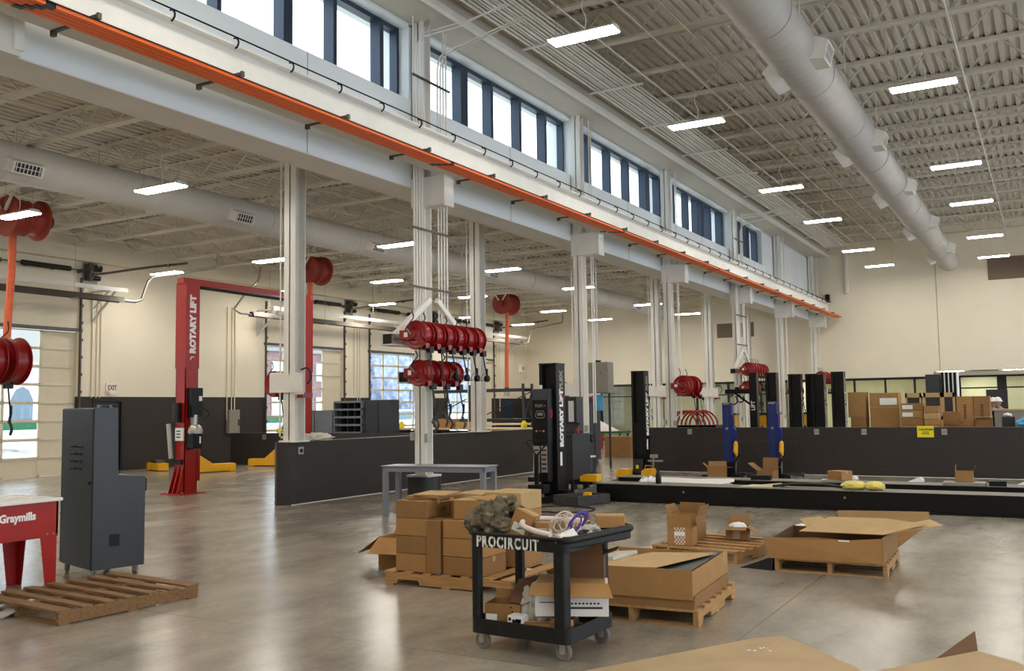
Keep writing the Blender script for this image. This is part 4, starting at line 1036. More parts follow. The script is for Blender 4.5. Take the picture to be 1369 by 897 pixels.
c = carton('open_carton', 'small squat open carton with drooping flaps on the right of the pale pallet', -3.17, 10.62, .131, .24, .24, .15, R(8), 'card2', open_=True, flaps=(('y', -1, -10), ('x', 1, -30), ('x', -1, -40), ('y', 1, 60)), fl=.5)
printed(c, -.12, .08, .02, .13)
t = thing('bubble_wrap', 'crumpled white packing in the squat open carton', 'packing material', (-3.17, 10.62, .25)); MB().blob((-3.17, 10.62, .27), (.1, .1, .05), 3, .3).build('wrap', 'paper', t, smooth=True)
# pallet with the collapsed carton
pallet('wooden_pallet', 'worn pallet under the collapsed carton at the right', -1.97, 10.05, R(92), 1.05, 1.05, .13, 6, 'wood')
t = thing('collapsed_carton', 'collapsed large carton with loose cardboard sheets on the right pallet', 'cardboard box', (-1.97, 10.02, .131), R(2))
b = MB()
b.add([(-.56, -.54, -.0), (.5, -.54, 0), (.5, -.54, .24), (.2, -.54, .21), (-.1, -.56, .225), (-.62, -.56, .2), (-.56, -.533, 0), (.5, -.533, 0), (.5, -.533, .24), (.2, -.533, .21), (-.1, -.553, .225), (-.62, -.553, .2)],
      [(0, 1, 2, 3, 4, 5), (11, 10, 9, 8, 7, 6), (0, 6, 7, 1), (1, 7, 8, 2), (2, 8, 9, 3), (3, 9, 10, 4), (4, 10, 11, 5), (5, 11, 6, 0)])
b.build('front_panel', 'card', t, local=True)
MB().add([(.5, -.54, 0), (.52, .5, 0), (.53, .5, .22), (.5, -.54, .25), (.494, -.54, 0), (.514, .5, 0), (.524, .5, .22), (.494, -.54, .25)], [(0, 1, 2, 3), (7, 6, 5, 4), (0, 4, 5, 1), (1, 5, 6, 2), (2, 6, 7, 3), (3, 7, 4, 0)]).build('side_panel', 'card2', t, local=True)
b = MB(); b.box(-.52, .5, .49, .496, 0, .2); b.box(-.525, -.52, -.5, .5, 0, .21); b.box(-.5, .5, -.5, .5, 0, .006); b.build('inner_panels', 'cardd', t, local=True)
MB().sheet([(-.42, .3, .3), (-.22, .36, .33), (-.1, .3, .27), (-.3, .02, .25)], .005).build('folded_flap', 'card3', t, local=True)
MB().sheet([(-.3, -.36, .25), (.5, -.5, .27), (.85, -.02, .33), (.42, .42, .32), (-.15, .44, .31)], .006).build('top_sheet', 'card3', t, local=True)
MB().sheet([(.42, -.35, .27), (.55, -.38, .28), (.98, .2, .3), (.86, .3, .34), (.55, -.1, .31)], .006).build('torn_strip', 'card3', t, local=True)
MB().box(.1, .2, -.547, -.543, .195, .21).build('torn_tape', 'label', t, local=True)
MB().sheet([(-.12, .9, .2), (.8, 1.0, .22), (.8, .97, .35), (-.12, .87, .34)], .006).build('rear_flap', 'card3', t, local=True)
b = MB(); b.add([(-.52, .45, .0), (.5, .48, 0), (.8, .98, .22), (-.12, .88, .2), (-.52, .45, .006), (.5, .48, .006), (.8, .98, .226), (-.12, .88, .206)], [(0, 1, 2, 3), (7, 6, 5, 4), (0, 4, 5, 1), (1, 5, 6, 2), (2, 6, 7, 3), (3, 7, 4, 0)]); b.build('rear_sheet', 'card2', t, local=True)
t = thing('plastic_sheet', 'black plastic wrap spilling from the left side of the right pallet', 'plastic wrap', (-2.6, 9.75, 0))
b = MB(); b.add([(-2.85, 9.55, .0), (-2.5, 9.5, 0), (-2.48, 9.9, 0), (-2.6, 10.0, .0), (-2.5, 9.55, .13), (-2.48, 9.85, .15), (-2.7, 9.62, .05)], [(0, 3, 2, 1), (0, 1, 4, 6), (1, 2, 5, 4), (2, 3, 5), (3, 0, 6, 5), (6, 4, 5)]); b.build('wrap', 'black', t)
# loose cardboard in the foreground
t = thing('cardboard_sheet', 'big loose tan cardboard sheet on the floor at the bottom edge', 'cardboard sheet', (-1.75, 6.0, 0))
pts = [(-2.6, 5.38), (-1.88, 6.58), (-1.7, 6.66), (-1.42, 6.42), (-1.0, 6.0), (-.85, 5.4), (-1.2, 4.9), (-2.1, 4.8)]
b = MB(); n = len(pts)
zs = [.012, .03, .05, .045, .03, .03, .01, .01]
vs = [(x, y, z) for (x, y), z in zip(pts, zs)]+[(x, y, z+.006) for (x, y), z in zip(pts, zs)]+[(-1.7, 5.7, .035), (-1.7, 5.7, .041)]
fs = [(i, 2*n, (i+1) % n) for i in range(n)]+[(n+i, n+(i+1) % n, 2*n+1) for i in range(n)]+[(i, (i+1) % n, n+(i+1) % n, n+i) for i in range(n)]
b.add(vs, fs).build('sheet', 'card4', t)
b = MB()
for k in range(16): b.obox((-1.8+.025*k+random.uniform(-.02, .02), 6.22+.014*k+random.uniform(-.05, .05), .048), (random.uniform(.012, .03), .014, .004), k*1.1)
g = b.build('foam_crumbs', 'paper', t)
t = thing('cardboard_sheet', 'second tan cardboard sheet with a curled dark corner at the lower right', 'cardboard sheet', (-.5, 6.2, 0))
pts = [(-1.0, 6.2), (-.72, 6.62), (-.5, 6.85), (-.3, 6.72), (.1, 6.3), (.1, 5.2), (-.9, 5.2)]; n = len(pts)
zs = [.012, .02, .04, .035, .02, .01, .01]
vs = [(x, y, z) for (x, y), z in zip(pts, zs)]+[(x, y, z+.006) for (x, y), z in zip(pts, zs)]+[(-.4, 6.1, .02), (-.4, 6.1, .026)]
fs = [(i, 2*n, (i+1) % n) for i in range(n)]+[(n+i, n+(i+1) % n, 2*n+1) for i in range(n)]+[(i, (i+1) % n, n+(i+1) % n, n+i) for i in range(n)]
MB().add(vs, fs).build('sheet', 'card4', t)
MB().sheet([(-.72, 6.63, .025), (-.5, 6.86, .04), (-.52, 6.98, .14), (-.56, 6.9, .12)], .006).build('curled_corner', 'cardd', t)
for i, (x, y, w) in enumerate(((-3.05, 13.1, .09), (-6.3, 12.6, .05))):
    t = thing('paper_scrap', ['white paper scrap on the floor in front of the long black runway', 'tiny white scrap on the floor left of the carton stack'][i], 'paper scrap', (x, y, 0), .4)
    MB().sheet([(-w, -w*.4, .004), (w, -w*.3, .003), (w*.4, w*.6, .03), (-w*.5, w*.5, .01)], .002).build('sheet', 'paper', t, local=True)
# ------------------------------------------------------------------ black utility cart
CX, CY, CRZ = -2.78, 5.52, R(-3)
t = thing('utility_cart', 'black two-shelf utility cart lettered PROCIRCUIT and loaded with boxes', 'utility cart', (CX, CY, 0), CRZ)
# local frame: x from -0.76 (left) to 0, y from 0 (front) to 0.62
LX, WY = .78, .66
def rect(r, n, x0, x1, y0, y1):
    p = []
    for cx, cy, a in ((x1-r, y0+r, -90), (x1-r, y1-r, 0), (x0+r, y1-r, 90), (x0+r, y0+r, 180)):
        p += [(cx+r*math.cos(R(a+90*i/n)), cy+r*math.sin(R(a+90*i/n))) for i in range(n+1)]
    return p
def tray(name, z0, z1, fl, x0=-LX, x1=0, y0=0, y1=WY, r=.05, th=.014):
    o = rect(r, 5, x0, x1, y0, y1); i = rect(r, 5, x0+th, x1-th, y0+th, y1-th); n = len(o)
    vs = [(x, y, z0) for x, y in o]+[(x, y, z1) for x, y in o]+[(x, y, z1) for x, y in i]+[(x, y, fl) for x, y in i]
    fs = [(k, (k+1) % n, n+(k+1) % n, n+k) for k in range(n)]+[(n+k, n+(k+1) % n, 2*n+(k+1) % n, 2*n+k) for k in range(n)]+[(2*n+k, 2*n+(k+1) % n, 3*n+(k+1) % n, 3*n+k) for k in range(n)]
    fs += [tuple(range(n-1, -1, -1)), tuple(range(3*n, 4*n))]
    return MB().add(vs, fs).build(name, 'plastic', t, local=True, bevel=.003)
tray('top_shelf', .7, .79, .725)
tray('bottom_shelf', .115, .215, .135)
rim = rect(.055, 5, -LX-.004, .004, -.004, WY+.004)
MB().tube([(x, y, .79) for x, y in rim], .012, 8, closed=True).build('rim', 'plastic', t, local=True, smooth=True)
MB().prism([(-.02, .01), (.004, .05), (.13, WY-.03), (.13, WY+.03), (.06, WY+.05), (-.02, WY-.01)], 'z', .725, .79).build('handle_web', 'plastic', t, local=True, bevel=.01)
MB().tube(smoothpts([(-.03, -.0, .785), (.01, .03, .785), (.05, .2, .79), (.12, WY-.08, .8), (.135, WY+.0, .8), (.1, WY+.06, .8), (.02, WY+.07, .795), (-.05, WY+.01, .785)], 5), .024, 12).build('push_handle', 'plastic', t, local=True, smooth=True)
for x, y, w in ((-.075, .06, .09), (-LX+.035, .05, .065), (-.055, WY-.06, .07), (-LX+.035, WY-.06, .065)):
    MB().prism(rect(.02, 3, x-w/2, x+w/2, y-w/2, y+w/2), 'z', .14, .72).build('post', 'plastic', t, local=True, smooth=True)
for x, y in ((-.07, .06), (-LX+.07, .06), (-.07, WY-.06), (-LX+.07, WY-.06)): caster(t, x, y, .058, .032, True, .118, ax='y')
# stencilled name on the front
text('lettering', 'PROCIRCUIT', .106, 'label', t, (-.715, -.0015, .706), (1, 0, 0), (0, 0, 1), .004, sx=.7, local=True, gap=1.22)
b = MB()
for k in range(10): b.box(-.69+.058*k, -.685+.058*k, -.0045, -.004, .708, .782)
b.build('stencil_bridges', 'plastic', t, local=True)

def onc(x, y, z):
    c, s = math.cos(CRZ), math.sin(CRZ); return (CX+x*c-y*s, CY+x*s+y*c, z)
def cart_box(label, x, y, z, sx, sy, sz, rz=0, m='card', **k):
    p = onc(x, y, z); return carton('carton', label, p[0], p[1], z, sx, sy, sz, CRZ+R(rz), m, **k)
# on the top shelf
p = onc(-.68, .2, .79)
t = thing('camouflage_jacket', 'crumpled camouflage jacket draped over a box on the left of the cart', 'jacket', p)
MB().blob((p[0]-.02, p[1], .845), (.165, .15, .14), 4, .34, 72, 2.6, .727).build('body', 'camo', t, smooth=True)
MB().tube(smoothpts([(p[0]-.1, p[1]-.03, .93), (p[0]-.03, p[1]+.02, .975), (p[0]+.05, p[1]+.05, 1.0), (p[0]+.12, p[1]+.05, .99), (p[0]+.17, p[1]+.02, .92), (p[0]+.2, p[1]-.0, .84), (p[0]+.21, p[1]-.02, .8)], 5), [.03+.018*math.sin(i*1.1)+.008*math.sin(i*2.7) for i in range(31)], 12).build('sleeve', 'camo', t, smooth=True)
MB().blob((p[0]-.1, p[1]-.1, .86), (.085, .08, .09), 9, .35, 40, 3).build('sleeve', 'camo', t, smooth=True)
MB().blob((p[0]-.02, p[1]-.08, .9), (.08, .065, .08), 12, .4, 40, 3.2).build('hood', 'camo', t, smooth=True)
c = cart_box('small tilted carton with a shipping label under the camouflage jacket', -.52, .22, .74, .15, .13, .21, 12, 'card')
c.rotation_euler = (0, R(24), CRZ+R(12)); lab_panel(c, -.05, .05, -.066, .06, .12)
t = thing('red_cloth', 'bit of red cloth lying on the cart beside the camouflage jacket', 'cloth', onc(-.44, .2, .73)); q = onc(-.44, .2, .75); MB().blob(q, (.06, .05, .03), 2, .4, 14, 3, .727).build('fold', 'red', t, smooth=True)
t = thing('vent_hose', 'thick ivory hose bent into a U on the cart', 'hose', onc(-.36, .3, .74))
MB().tube(smoothpts([onc(-.14, .03, .81), onc(-.26, .04, .825), onc(-.4, .1, .85), onc(-.45, .22, .87), onc(-.4, .34, .87), onc(-.25, .44, .86), onc(-.12, .5, .85)], 6), .02, 10).build('tube', 'wire', t, smooth=True)
cart_box('small upright carton standing beside the ivory hose', -.3, .22, .727, .1, .08, .14, 5, 'card')
t = thing('grey_fittings', 'grey plastic electrical fittings on the front of the cart', 'electrical fittings', onc(-.22, .08, .727), CRZ)
q = MB(); q.box(-.06, .06, -.045, .045, 0, .09); q.build('fitting_box', 'tgrey', t, local=True, bevel=.008)
MB().box(.07, .13, -.04, .03, 0, .07).build('conduit_body', 'tgrey', t, local=True, bevel=.01); MB().box(-.055, .0, .0, .05, .09, .11).build('cover_plate', 'tgrey', t, local=True)
t = thing('wire_coil', 'loose tangle of ivory and purple wire coiled on the cart', 'wire coil', onc(-.14, .24, .78))
cc = Vector(onc(-.15, .26, .865))
for k in range(9):
    ax = random.uniform(-.5, .5); rr = random.uniform(.055, .085); off = Vector((random.uniform(-.05, .03), random.uniform(-.04, .04), random.uniform(-.03, .01)))
    MB().tube([cc+off+Vector((rr*1.1*math.cos(a), rr*.6*math.sin(a)*math.cos(ax), rr*.9*math.sin(a+ax))) for a in [2*PI*i/20 for i in range(20)]], .0035, 5, closed=True).build('ivory_loop', 'wire', t, smooth=True)
for k in range(7):
    off = Vector((.07+.006*k, random.uniform(-.02, .02), .0+.004*k)); rr = .05+.003*k
    MB().tube([cc+off+Vector((rr*.5*math.cos(a)+rr*.5*math.sin(a), rr*.6*math.cos(a), rr*.95*math.sin(a))) for a in [2*PI*i/20 for i in range(20)]], .005, 5, closed=True).build('purple_loop', 'purple', t, smooth=True)
t = thing('white_bag', 'crumpled white plastic bag on the front right of the cart', 'plastic bag', onc(-.06, .12, .73))
b = MB(); q = [onc(-.17, .03, .75), onc(-.08, .0, .76), onc(.0, .05, .775), onc(.02, .16, .77), onc(-.06, .2, .83), onc(-.12, .15, .8)]
b.sheet(q, .012).build('sheet', 'paper', t); MB().blob(onc(-.06, .11, .775), (.09, .07, .028), 6, .5, 24, 3).build('body', 'paper', t, smooth=True)
t = thing('cable_bundle', 'bundle of black cables heaped at the right end of the cart', 'cable', onc(-.08, .35, .75))
for k in range(7): MB().tube(smoothpts([onc(-.13+.01*k, .1+.03*k, .77), onc(-.08, .2+.04*k, .795+.003*k), onc(-.03+.005*k, .35+.02*k, .79), onc(-.05, .5, .79+.004*k), onc(-.12, .55+.01*k, .78)], 5), .008, 6).build('cable', 'hose', t, smooth=True)
t = thing('paper_towels', 'grey and white rags rolled beside the wire coil', 'rags', onc(-.03, .42, .74)); MB().blob(onc(-.05, .4, .8), (.08, .07, .04), 8, .5, 22, 3, .727).build('rag', 'bag', t, smooth=True)
c = cart_box('flat carton resting at the rear right of the cart', -.0, .62, .806, .2, .17, .085, 30, 'card')
cart_box('flat carton on the rear middle of the cart', -.25, .5, .727, .25, .16, .12, 8, 'card3')
# on the bottom shelf
z = .137
c = cart_box('dotted open carton at the left of the cart bottom shelf', -.6, .2, z, .26, .2, .17, 14, 'card2', open_=True, flaps=(('x', 1, 20), ('y', 1, 40)), fl=.4)
lab_panel(c, -.12, -.04, -.101, .03, .1)
b = MB()
for k in range(5): b.obox((.06+.012*(k % 2), -.1, .03+.03*k), (.012, .003, .01), 0)
b.build('hand_holes', 'black', c, local=True)
c = cart_box('small white printed carton standing at the front of the bottom shelf', -.44, .09, z, .12, .09, .115, 3, 'paper', tape=False)
b = MB(); b.box(-.05, -.03, -.0465, -.045, .08, .1); b.box(-.02, .0, -.0465, -.045, .06, .09); b.add([(.005, -.0465, .095), (.05, -.0465, .095), (.035, -.0465, .02), (-.01, -.0465, .02), (.005, -.045, .095), (.05, -.045, .095), (.035, -.045, .02), (-.01, -.045, .02)], [(0, 1, 2, 3), (7, 6, 5, 4), (0, 4, 5, 1), (1, 5, 6, 2), (2, 6, 7, 3), (3, 7, 4, 0)]); b.box(-.05, -.035, -.0465, -.045, .015, .03); b.build('print', 'black', c, local=True)
c = cart_box('flat carton with a small label on the bottom shelf', -.3, .14, z, .2, .2, .075, 24, 'card2')
lab_panel(c, -.06, -.0, -.1015, .02, .05)
cart_box('flat brown carton under the labelled one at the back of the shelf', -.25, .36, z, .2, .2, .09, 20, 'cardd')
cart_box('little brown carton beside the front right post of the cart', -.115, .12, z, .13, .1, .11, 0, 'card2')
c = cart_box('brown carton with an open dark flap in the middle of the cart', -.42, .43, z, .3, .25, .3, -12, 'cardd', open_=True, flaps=(('y', -1, -55), ('x', 1, 40)), fl=.7)
p = onc(-.17, .31, .31)
t = thing('printed_carton', 'large white-sided carton with printed lines and a brown lid, jutting from the cart', 'cardboard box', p, CRZ+R(28))
MB().box(-.22, .27, -.16, .16, -.05, .15).build('body', 'paper', t, local=True, bevel=.004)
b = MB(); b.box(-.21, .25, -.17, .17, .15, .17); b.build('lid', 'card', t, local=True)
MB().sheet([(-.24, -.17, .17), (.27, -.17, .17), (.3, -.26, .09), (-.26, -.26, .11)], .004).build('flap', 'card', t, local=True)
b = MB()
b.box(.0, .23, -.1625, -.16, -.0, .014)
for k in range(12): b.box(-.08+.025*k, -.065+.025*k, -.1625, -.16, .03, .042)
b.box(-.19, -.09, -.1625, -.16, .04, .046); b.box(-.06, -.03, -.1625, -.16, -.03, .02)
b.build('printed_lines', 'dgrey', t, local=True)
c = cart_box('upper carton leaning inside the cart under the top shelf', -.12, .48, .47, .26, .2, .17, 22, 'cardd', open_=True, flaps=(('x', 1, 20), ('y', -1, 60)), fl=.5)
t = thing('plastic_bags', 'heap of cloudy grey plastic bags stuffed in the bottom shelf', 'plastic bag', onc(-.4, .28, .25))
MB().blob(onc(-.36, .25, .28), (.11, .1, .17), 5, .45, 34, 3).build('bag', 'bag', t, smooth=True)
MB().blob(onc(-.43, .18, .24), (.045, .04, .1), 15, .4, 24, 3).build('bag', 'bag', t, smooth=True)
# ------------------------------------------------------------------ black mobile column lifts
def mast(name, label, x, y, rz, H=2.42, W=.33, D=.3, group=None, txt=True, letters=True):
    """black lift column; local -y is its open front, lettering on the local +x side"""
    t = thing(name, label, 'column lift', (x, y, 0), rz, group)
    b = MB(); w = W/2
    b.prism([(-w, -D/2), (-w+.06, -D/2), (-w+.06, -D/2+.07), (w-.06, -D/2+.07), (w-.06, -D/2), (w, -D/2), (w, D/2), (-w, D/2)], 'z', .04, H)
    b.build('column', 'black', t, local=True)
    MB().box(-w-.004, w+.004, -D/2-.004, D/2+.004, H-.03, H).build('top_cap', 'black', t, local=True)
    MB().box(-w+.06, w-.06, -D/2+.02, -D/2+.065, .5, 1.25).build('carriage', 'blackm', t, local=True)
    for s in (-1, 1):
        MB().box(s*w*.95-.05, s*w*.95+.05, -.75, .2, .02, .12).build('base_leg', 'black', t, local=True)
        MB().cyl((s*w*.95-.03, -.7, .05), (s*w*.95+.03, -.7, .05), .05, 14).build('roller', 'tyre', t, local=True, smooth=True)
    if letters:
        text('lettering', 'ROTARY LIFT', .17, 'label', t, (w+.0015, .07, .95), (0, 0, 1), (0, -1, 0), .013, sx=1.0, local=True)
        text('lettering', 'FLEX', .16, 'tgrey', t, (w+.0015, .07, H-.47), (0, 0, 1), (0, -1, 0), .01, sx=.95, local=True)
        MB().tube([(w+.003, .0+.05*math.sin(a), H-.62+.07*math.cos(a)) for a in [R(v) for v in range(20, 340, 30)]], .008, 5).build('flame_emblem', 'pink', t, local=True)
        MB().box(w, w+.002, -.06, .02, .62, .86).build('rating_label', 'label', t, local=True)
    return t
t = mast('column_lift', 'black mobile column lift with control console and tow handle, lettered ROTARY LIFT', -7.78, 14.98, R(0), 2.44, .34, .34)
# console and tow gear of the near unit
MB().prism([(-.2, 1.02), (-.2, 1.78), (-.14, 1.98), (.02, 1.98), (.02, 1.02)], 'x', -.2, .11).build('console', 'black', t, local=True, bevel=.008)
for c in kids(t):
    if c.name.startswith('console'): c.location = (0, -.2, 0); CON = c
kids_con = MB().add([(-.19, -.402, 1.785), (.1, -.402, 1.785), (.1, -.343, 1.975), (-.19, -.343, 1.975), (-.19, -.4, 1.785), (.1, -.4, 1.785), (.1, -.341, 1.975), (-.19, -.341, 1.975)], [(0, 1, 2, 3), (7, 6, 5, 4), (0, 4, 5, 1), (1, 5, 6, 2), (2, 6, 7, 3), (3, 7, 4, 0)]).build('console_hood', 'dgrey', t, local=True)
text('lettering', 'FLEX', .07, 'tgrey', t, (-.14, -.4015, 1.66), (1, 0, 0), (0, 0, 1), .001, local=True)
MB().box(.03, .07, -.403, -.401, 1.67, 1.7).build('red_mark', 'red', t, local=True)
b = MB(); b.tube([(-.13, -.402, 1.5), (-.11, -.402, 1.59), (.03, -.402, 1.59), (.05, -.402, 1.5), (.03, -.402, 1.47), (-.11, -.402, 1.47)], .006, 5, closed=True); b.box(-.09, .01, -.404, -.401, 1.51, 1.56); b.build('display', 'tgrey', t, local=True)
for k, (dx, m) in enumerate(((-.11, 'galv'), (-.04, 'red'), (.03, 'galv'))): MB().cyl((dx, -.42, 1.24), (dx, -.4, 1.24), .018, 12).build('push_button', m, t, local=True)
for k in range(2):
    g = MB().box(-.18+.15*k, -.06+.15*k, -.404, -.4, .5 if k == 0 else .52, .98).build('notice_plate', 'galv', t, local=True)
    for j in range(5): MB().box(-.17+.15*k, -.08+.15*k+.01*(j % 2), -.406, -.404, .57+.08*j, .6+.08*j).build('notice_line', 'dgrey2', g, local=True)
MB().tube([(.115, -.28+.035*math.sin(a), 1.55+.08*math.cos(a)) for a in [R(v) for v in range(20, 340, 30)]], .008, 5).build('flame_emblem', 'pink', t, local=True)
MB().cyl((-.1, -.25, 1.98), (-.1, -.25, 2.05), .03, 12).build('beacon', 'label', t, local=True, smooth=True)
MB().box(-.19, .1, -.39, -.05, .35, 1.02).build('battery_box', 'black', t, local=True, bevel=.01)
b = MB(); b.tube([(-.05, -.56, .12), (-.04, -.56, .83), (-.2, -.56, 1.0), (-.22, -.56, 1.06), (-.18, -.56, 1.09), (.12, -.56, 1.09), (.16, -.56, 1.06), (.14, -.56, 1.0), (-.03, -.56, .83)], .014, 8); b.build('tow_handle', 'black', t, local=True, smooth=True)
MB().box(-.075, -.005, -.58, -.54, .1, .85).build('tow_bar', 'black', t, local=True)
for s in (-.11, .03): MB().cyl((s-.025, -.55, .09), (s+.025, -.55, .09), .09, 20).build('steer_wheel', 'tyre', t, local=True, smooth=True)
MB().box(-.2, .12, -.6, -.38, .17, .32).build('wheel_carriage', 'black', t, local=True, bevel=.01)
b = MB(); b.box(.14, .34, -.14, -.02, .1, .2); b.box(-.45, -.2, -.14, -.02, .33, .41); b.build('side_fork', 'black', t, local=True)
t = mast('column_lift', 'second black column lift lettered ROTARY LIFT at the near end of the right block wall', -8.62, 21.2, R(0), 2.5, .33, .3)
MB().box(-.1, .12, -.32, -.2, .05, .4).build('foot_box', 'dgrey', t, local=True, bevel=.01)
MB().box(-.02, .05, -.325, -.32, .18, .26).build('warning_label', 'tyellow', t, local=True)
b = MB(); b.box(.3, .33, -.06, -.03, .02, .5); b.box(.18, .55, -.07, -.02, .33, .37); b.box(.25, .4, -.1, .04, .42, .5); b.build('swivel_jack', 'galv', t, local=True)
for k, (xa, xb, H, lab) in enumerate(((-5.87, -5.52, 2.42, 'leftmost of the four black lift columns behind the right block wall'), (-5.5, -5.25, 2.41, 'second from left of the four black lift columns behind the block wall'),
        (-5.25, -4.97, 2.39, 'third from left of the four black lift columns behind the block wall'), (-4.79, -4.47, 2.45, 'rightmost and tallest black lift column, beside the stacked cartons'))):
    mast('column_lift', lab, (xa+xb)/2-.02, 24.6+(.5 if k == 1 else 0), R(0), H+(.02 if k == 1 else 0), .3, .3)
mast('column_lift', 'black lift column behind the second blue lift post', -6.34, 24.7, 0, 2.48, .28, .28, letters=False)
t = thing('engine_crane', 'black engine crane with hooked boom beside the distant red hose reels', 'engine crane', (-7.0, 24.9, 0))
b = MB(); b.box(-6.98, -6.78, 24.8, 25.0, 0, 2.5); b.build('mast', 'black', t)
b = MB(); b.box(-7.65, -6.9, 24.84, 24.96, 1.95, 2.07); b.bar((-6.9, 24.9, 1.6), (-7.4, 24.9, 1.97), .05); b.build('boom', 'black', t)
b = MB(); b.tube(arc((-7.45, 24.9, 1.78), .12, R(90), R(420), 14), .02, 6); b.tube(arc((-7.25, 24.9, 1.82), .1, R(90), R(400), 14), .02, 6); b.build('chain_loops', 'dgrey', t)
b = MB(); b.box(-7.3, -6.7, 24.5, 24.6, .05, .15); b.box(-7.3, -6.7, 25.2, 25.3, .05, .15); b.box(-7.0, -6.8, 24.5, 25.3, 0, .1); b.build('base', 'black', t)
text('lettering', 'LIFT', .14, 'label', t, (-6.84, 24.799, 1.5), (0, 0, 1), (-1, 0, 0), .004)

# ------------------------------------------------------------------ the pair of black drive-on runways
def runway(label, y0, y1, xa, n):
    t = thing('lift_runway', label, 'runway', (xa, y0, 0))
    b = MB(); b.box(xa, 3.2, y0, y0+.02, .02, .3); b.box(xa, 3.2, y1-.02, y1, .02, .3); b.box(xa, xa+.02, y0, y1, .02, .3); b.build('side_beam', 'black', t)
    MB().box(xa, 3.2, y0-.0, y1, .29, .305).build('deck_plate', 'deck_top', t)
    MB().box(xa, 3.2, y0-.06, y0, 0, .025).build('bottom_flange', 'black', t)
    for k in range(n): MB().cyl((xa+1.6+2.6*k, y0-.012, .2), (xa+1.6+2.6*k, y0, .2), .018, 10).build('pin', 'steel', t)
    MB().add([(xa-.75, y0+.03, 0), (xa, y0+.03, .02), (xa, y0+.03, .29), (xa-.75, y1-.03, 0), (xa, y1-.03, .02), (xa, y1-.03, .29)], [(0, 1, 2), (5, 4, 3), (0, 2, 5, 3), (1, 4, 5, 2), (0, 3, 4, 1)]).build('approach_ramp', 'deck_top', t)
    return t
runway('near black lift runway stretching across the floor to the right edge', 15.22, 15.78, -7.05, 3)
runway('far black lift runway lying parallel in front of the right block wall', 16.75, 17.32, -7.3, 2)
t = thing('ramp_plate', 'black ramp stop plate standing at the left end of the far runway', 'ramp stop', (-8.6, 17.2, 0))
MB().obox((-8.35, 17.2, .22), (.55, .04, .24), R(10)).build('plate', 'black', t); b = MB(); b.box(-8.5, -8.44, 17.1, 17.3, 0, .12); b.box(-8.25, -8.19, 17.15, 17.35, 0, .12); b.build('feet', 'black', t)
t = thing('wheel_tray', 'dusty black plastic tray at the foot of the near column lift', 'tray', (-7.25, 14.45, 0))
b = MB(); b.prism([(-7.45, 14.35), (-6.95, 14.2), (-6.65, 14.85), (-7.15, 15.0)], 'z', 0, .03)
for p, q in (((-7.45, 14.35), (-6.95, 14.2)), ((-6.95, 14.2), (-6.65, 14.85)), ((-6.65, 14.85), (-7.15, 15.0)), ((-7.15, 15.0), (-7.45, 14.35))): b.bar((p[0], p[1], .09), (q[0], q[1], .09), .05, .15)
b.build('tray_walls', mat('dusty_black', (58, 56, 56), .7, var=.3, vscale=14), t)
t = thing('cable_loop', 'black cable lying in a loop on the floor behind the cart', 'cable', (-6.9, 13.6, .01))
MB().tube([(-6.95+.55*math.cos(a), 13.65+.45*math.sin(a), .012) for a in [2*PI*i/36 for i in range(36)]], .012, 6, closed=True).build('loop', 'hose', t)
def yblock(name, label, x, y, z, sx=.24, sy=.16, sz=.17, handle=True):
    t = thing(name, label, 'wheel chock', (x, y, z)); b = MB(); b.prism([(x-sx/2, z), (x-sx/2, z+sz*.7), (x-sx/4, z+sz), (x+sx/2, z+sz), (x+sx/2, z)], 'y', y-sy/2, y+sy/2); b.build('block', 'yellow', t, bevel=.012)
    if handle: MB().tube([(x-sx*.3, y, z+sz), (x-sx*.3, y, z+sz+.07), (x+sx*.3, y, z+sz+.07), (x+sx*.3, y, z+sz)], .008, 6).build('handle', 'yellow', t)
yblock('wheel_chock', 'yellow wheel chock left of the second black lift foot', -8.78, 20.5, 0, .3, .3, .2, False)
yblock('wheel_chock', 'yellow wheel chock with handle right of the second black lift foot', -8.22, 20.62, 0, .28, .25, .2)
yblock('wheel_chock', 'yellow wheel chock behind the near column lift', -7.3, 15.5, .31, .34, .2, .13, False)
t = thing('caution_stub', 'small yellow block on the dusty tray', 'block', (-6.95, 14.6, .03)); MB().box(-7.0, -6.88, 14.55, 14.66, .03, .2).build('block', 'yellow', t, bevel=.01)
# things lying on the runways
t = thing('plastic_film', 'crumpled white plastic film spread between the two runways', 'plastic film', (-6.3, 16.4, 0))
MB().add([(-6.7, 16.6, .33), (-6.4, 16.0, .3), (-5.9, 15.9, .3), (-5.0, 15.85, .3), (-4.9, 16.3, .33), (-5.0, 16.62, .34), (-5.7, 16.6, .32), (-6.1, 16.62, .33),
          (-6.7, 16.6, .31), (-6.4, 16.0, .28), (-5.9, 15.9, .28), (-5.0, 15.85, .28), (-4.9, 16.3, .31), (-5.0, 16.62, .3), (-5.7, 16.6, .3), (-6.1, 16.62, .31)],
         [tuple(range(8)), tuple(range(15, 7, -1))]+[(i, (i+1) % 8, 8+(i+1) % 8, 8+i) for i in range(8)]).build('film', 'paper', t)
MB().blob((-6.5, 16.3, .2), (.2, .3, .15), 3, .4, 20, 3, 0.0).build('film_heap', 'paper', t, smooth=True)
MB().blob((-5.2, 16.25, .15), (.3, .25, .16), 8, .4, 20, 3, 0.0).build('film_heap', 'paper', t, smooth=True)
t = thing('bottle', 'small black bottle standing on the near runway', 'bottle', (-6.0, 15.5, .306)); MB().lathe([(.01, .306), (.045, .306), (.05, .33), (.05, .46), (.025, .5), (.025, .53), (.01, .53)], (-6.0, 15.5, 0), 16).build('body', 'black', t, smooth=True)
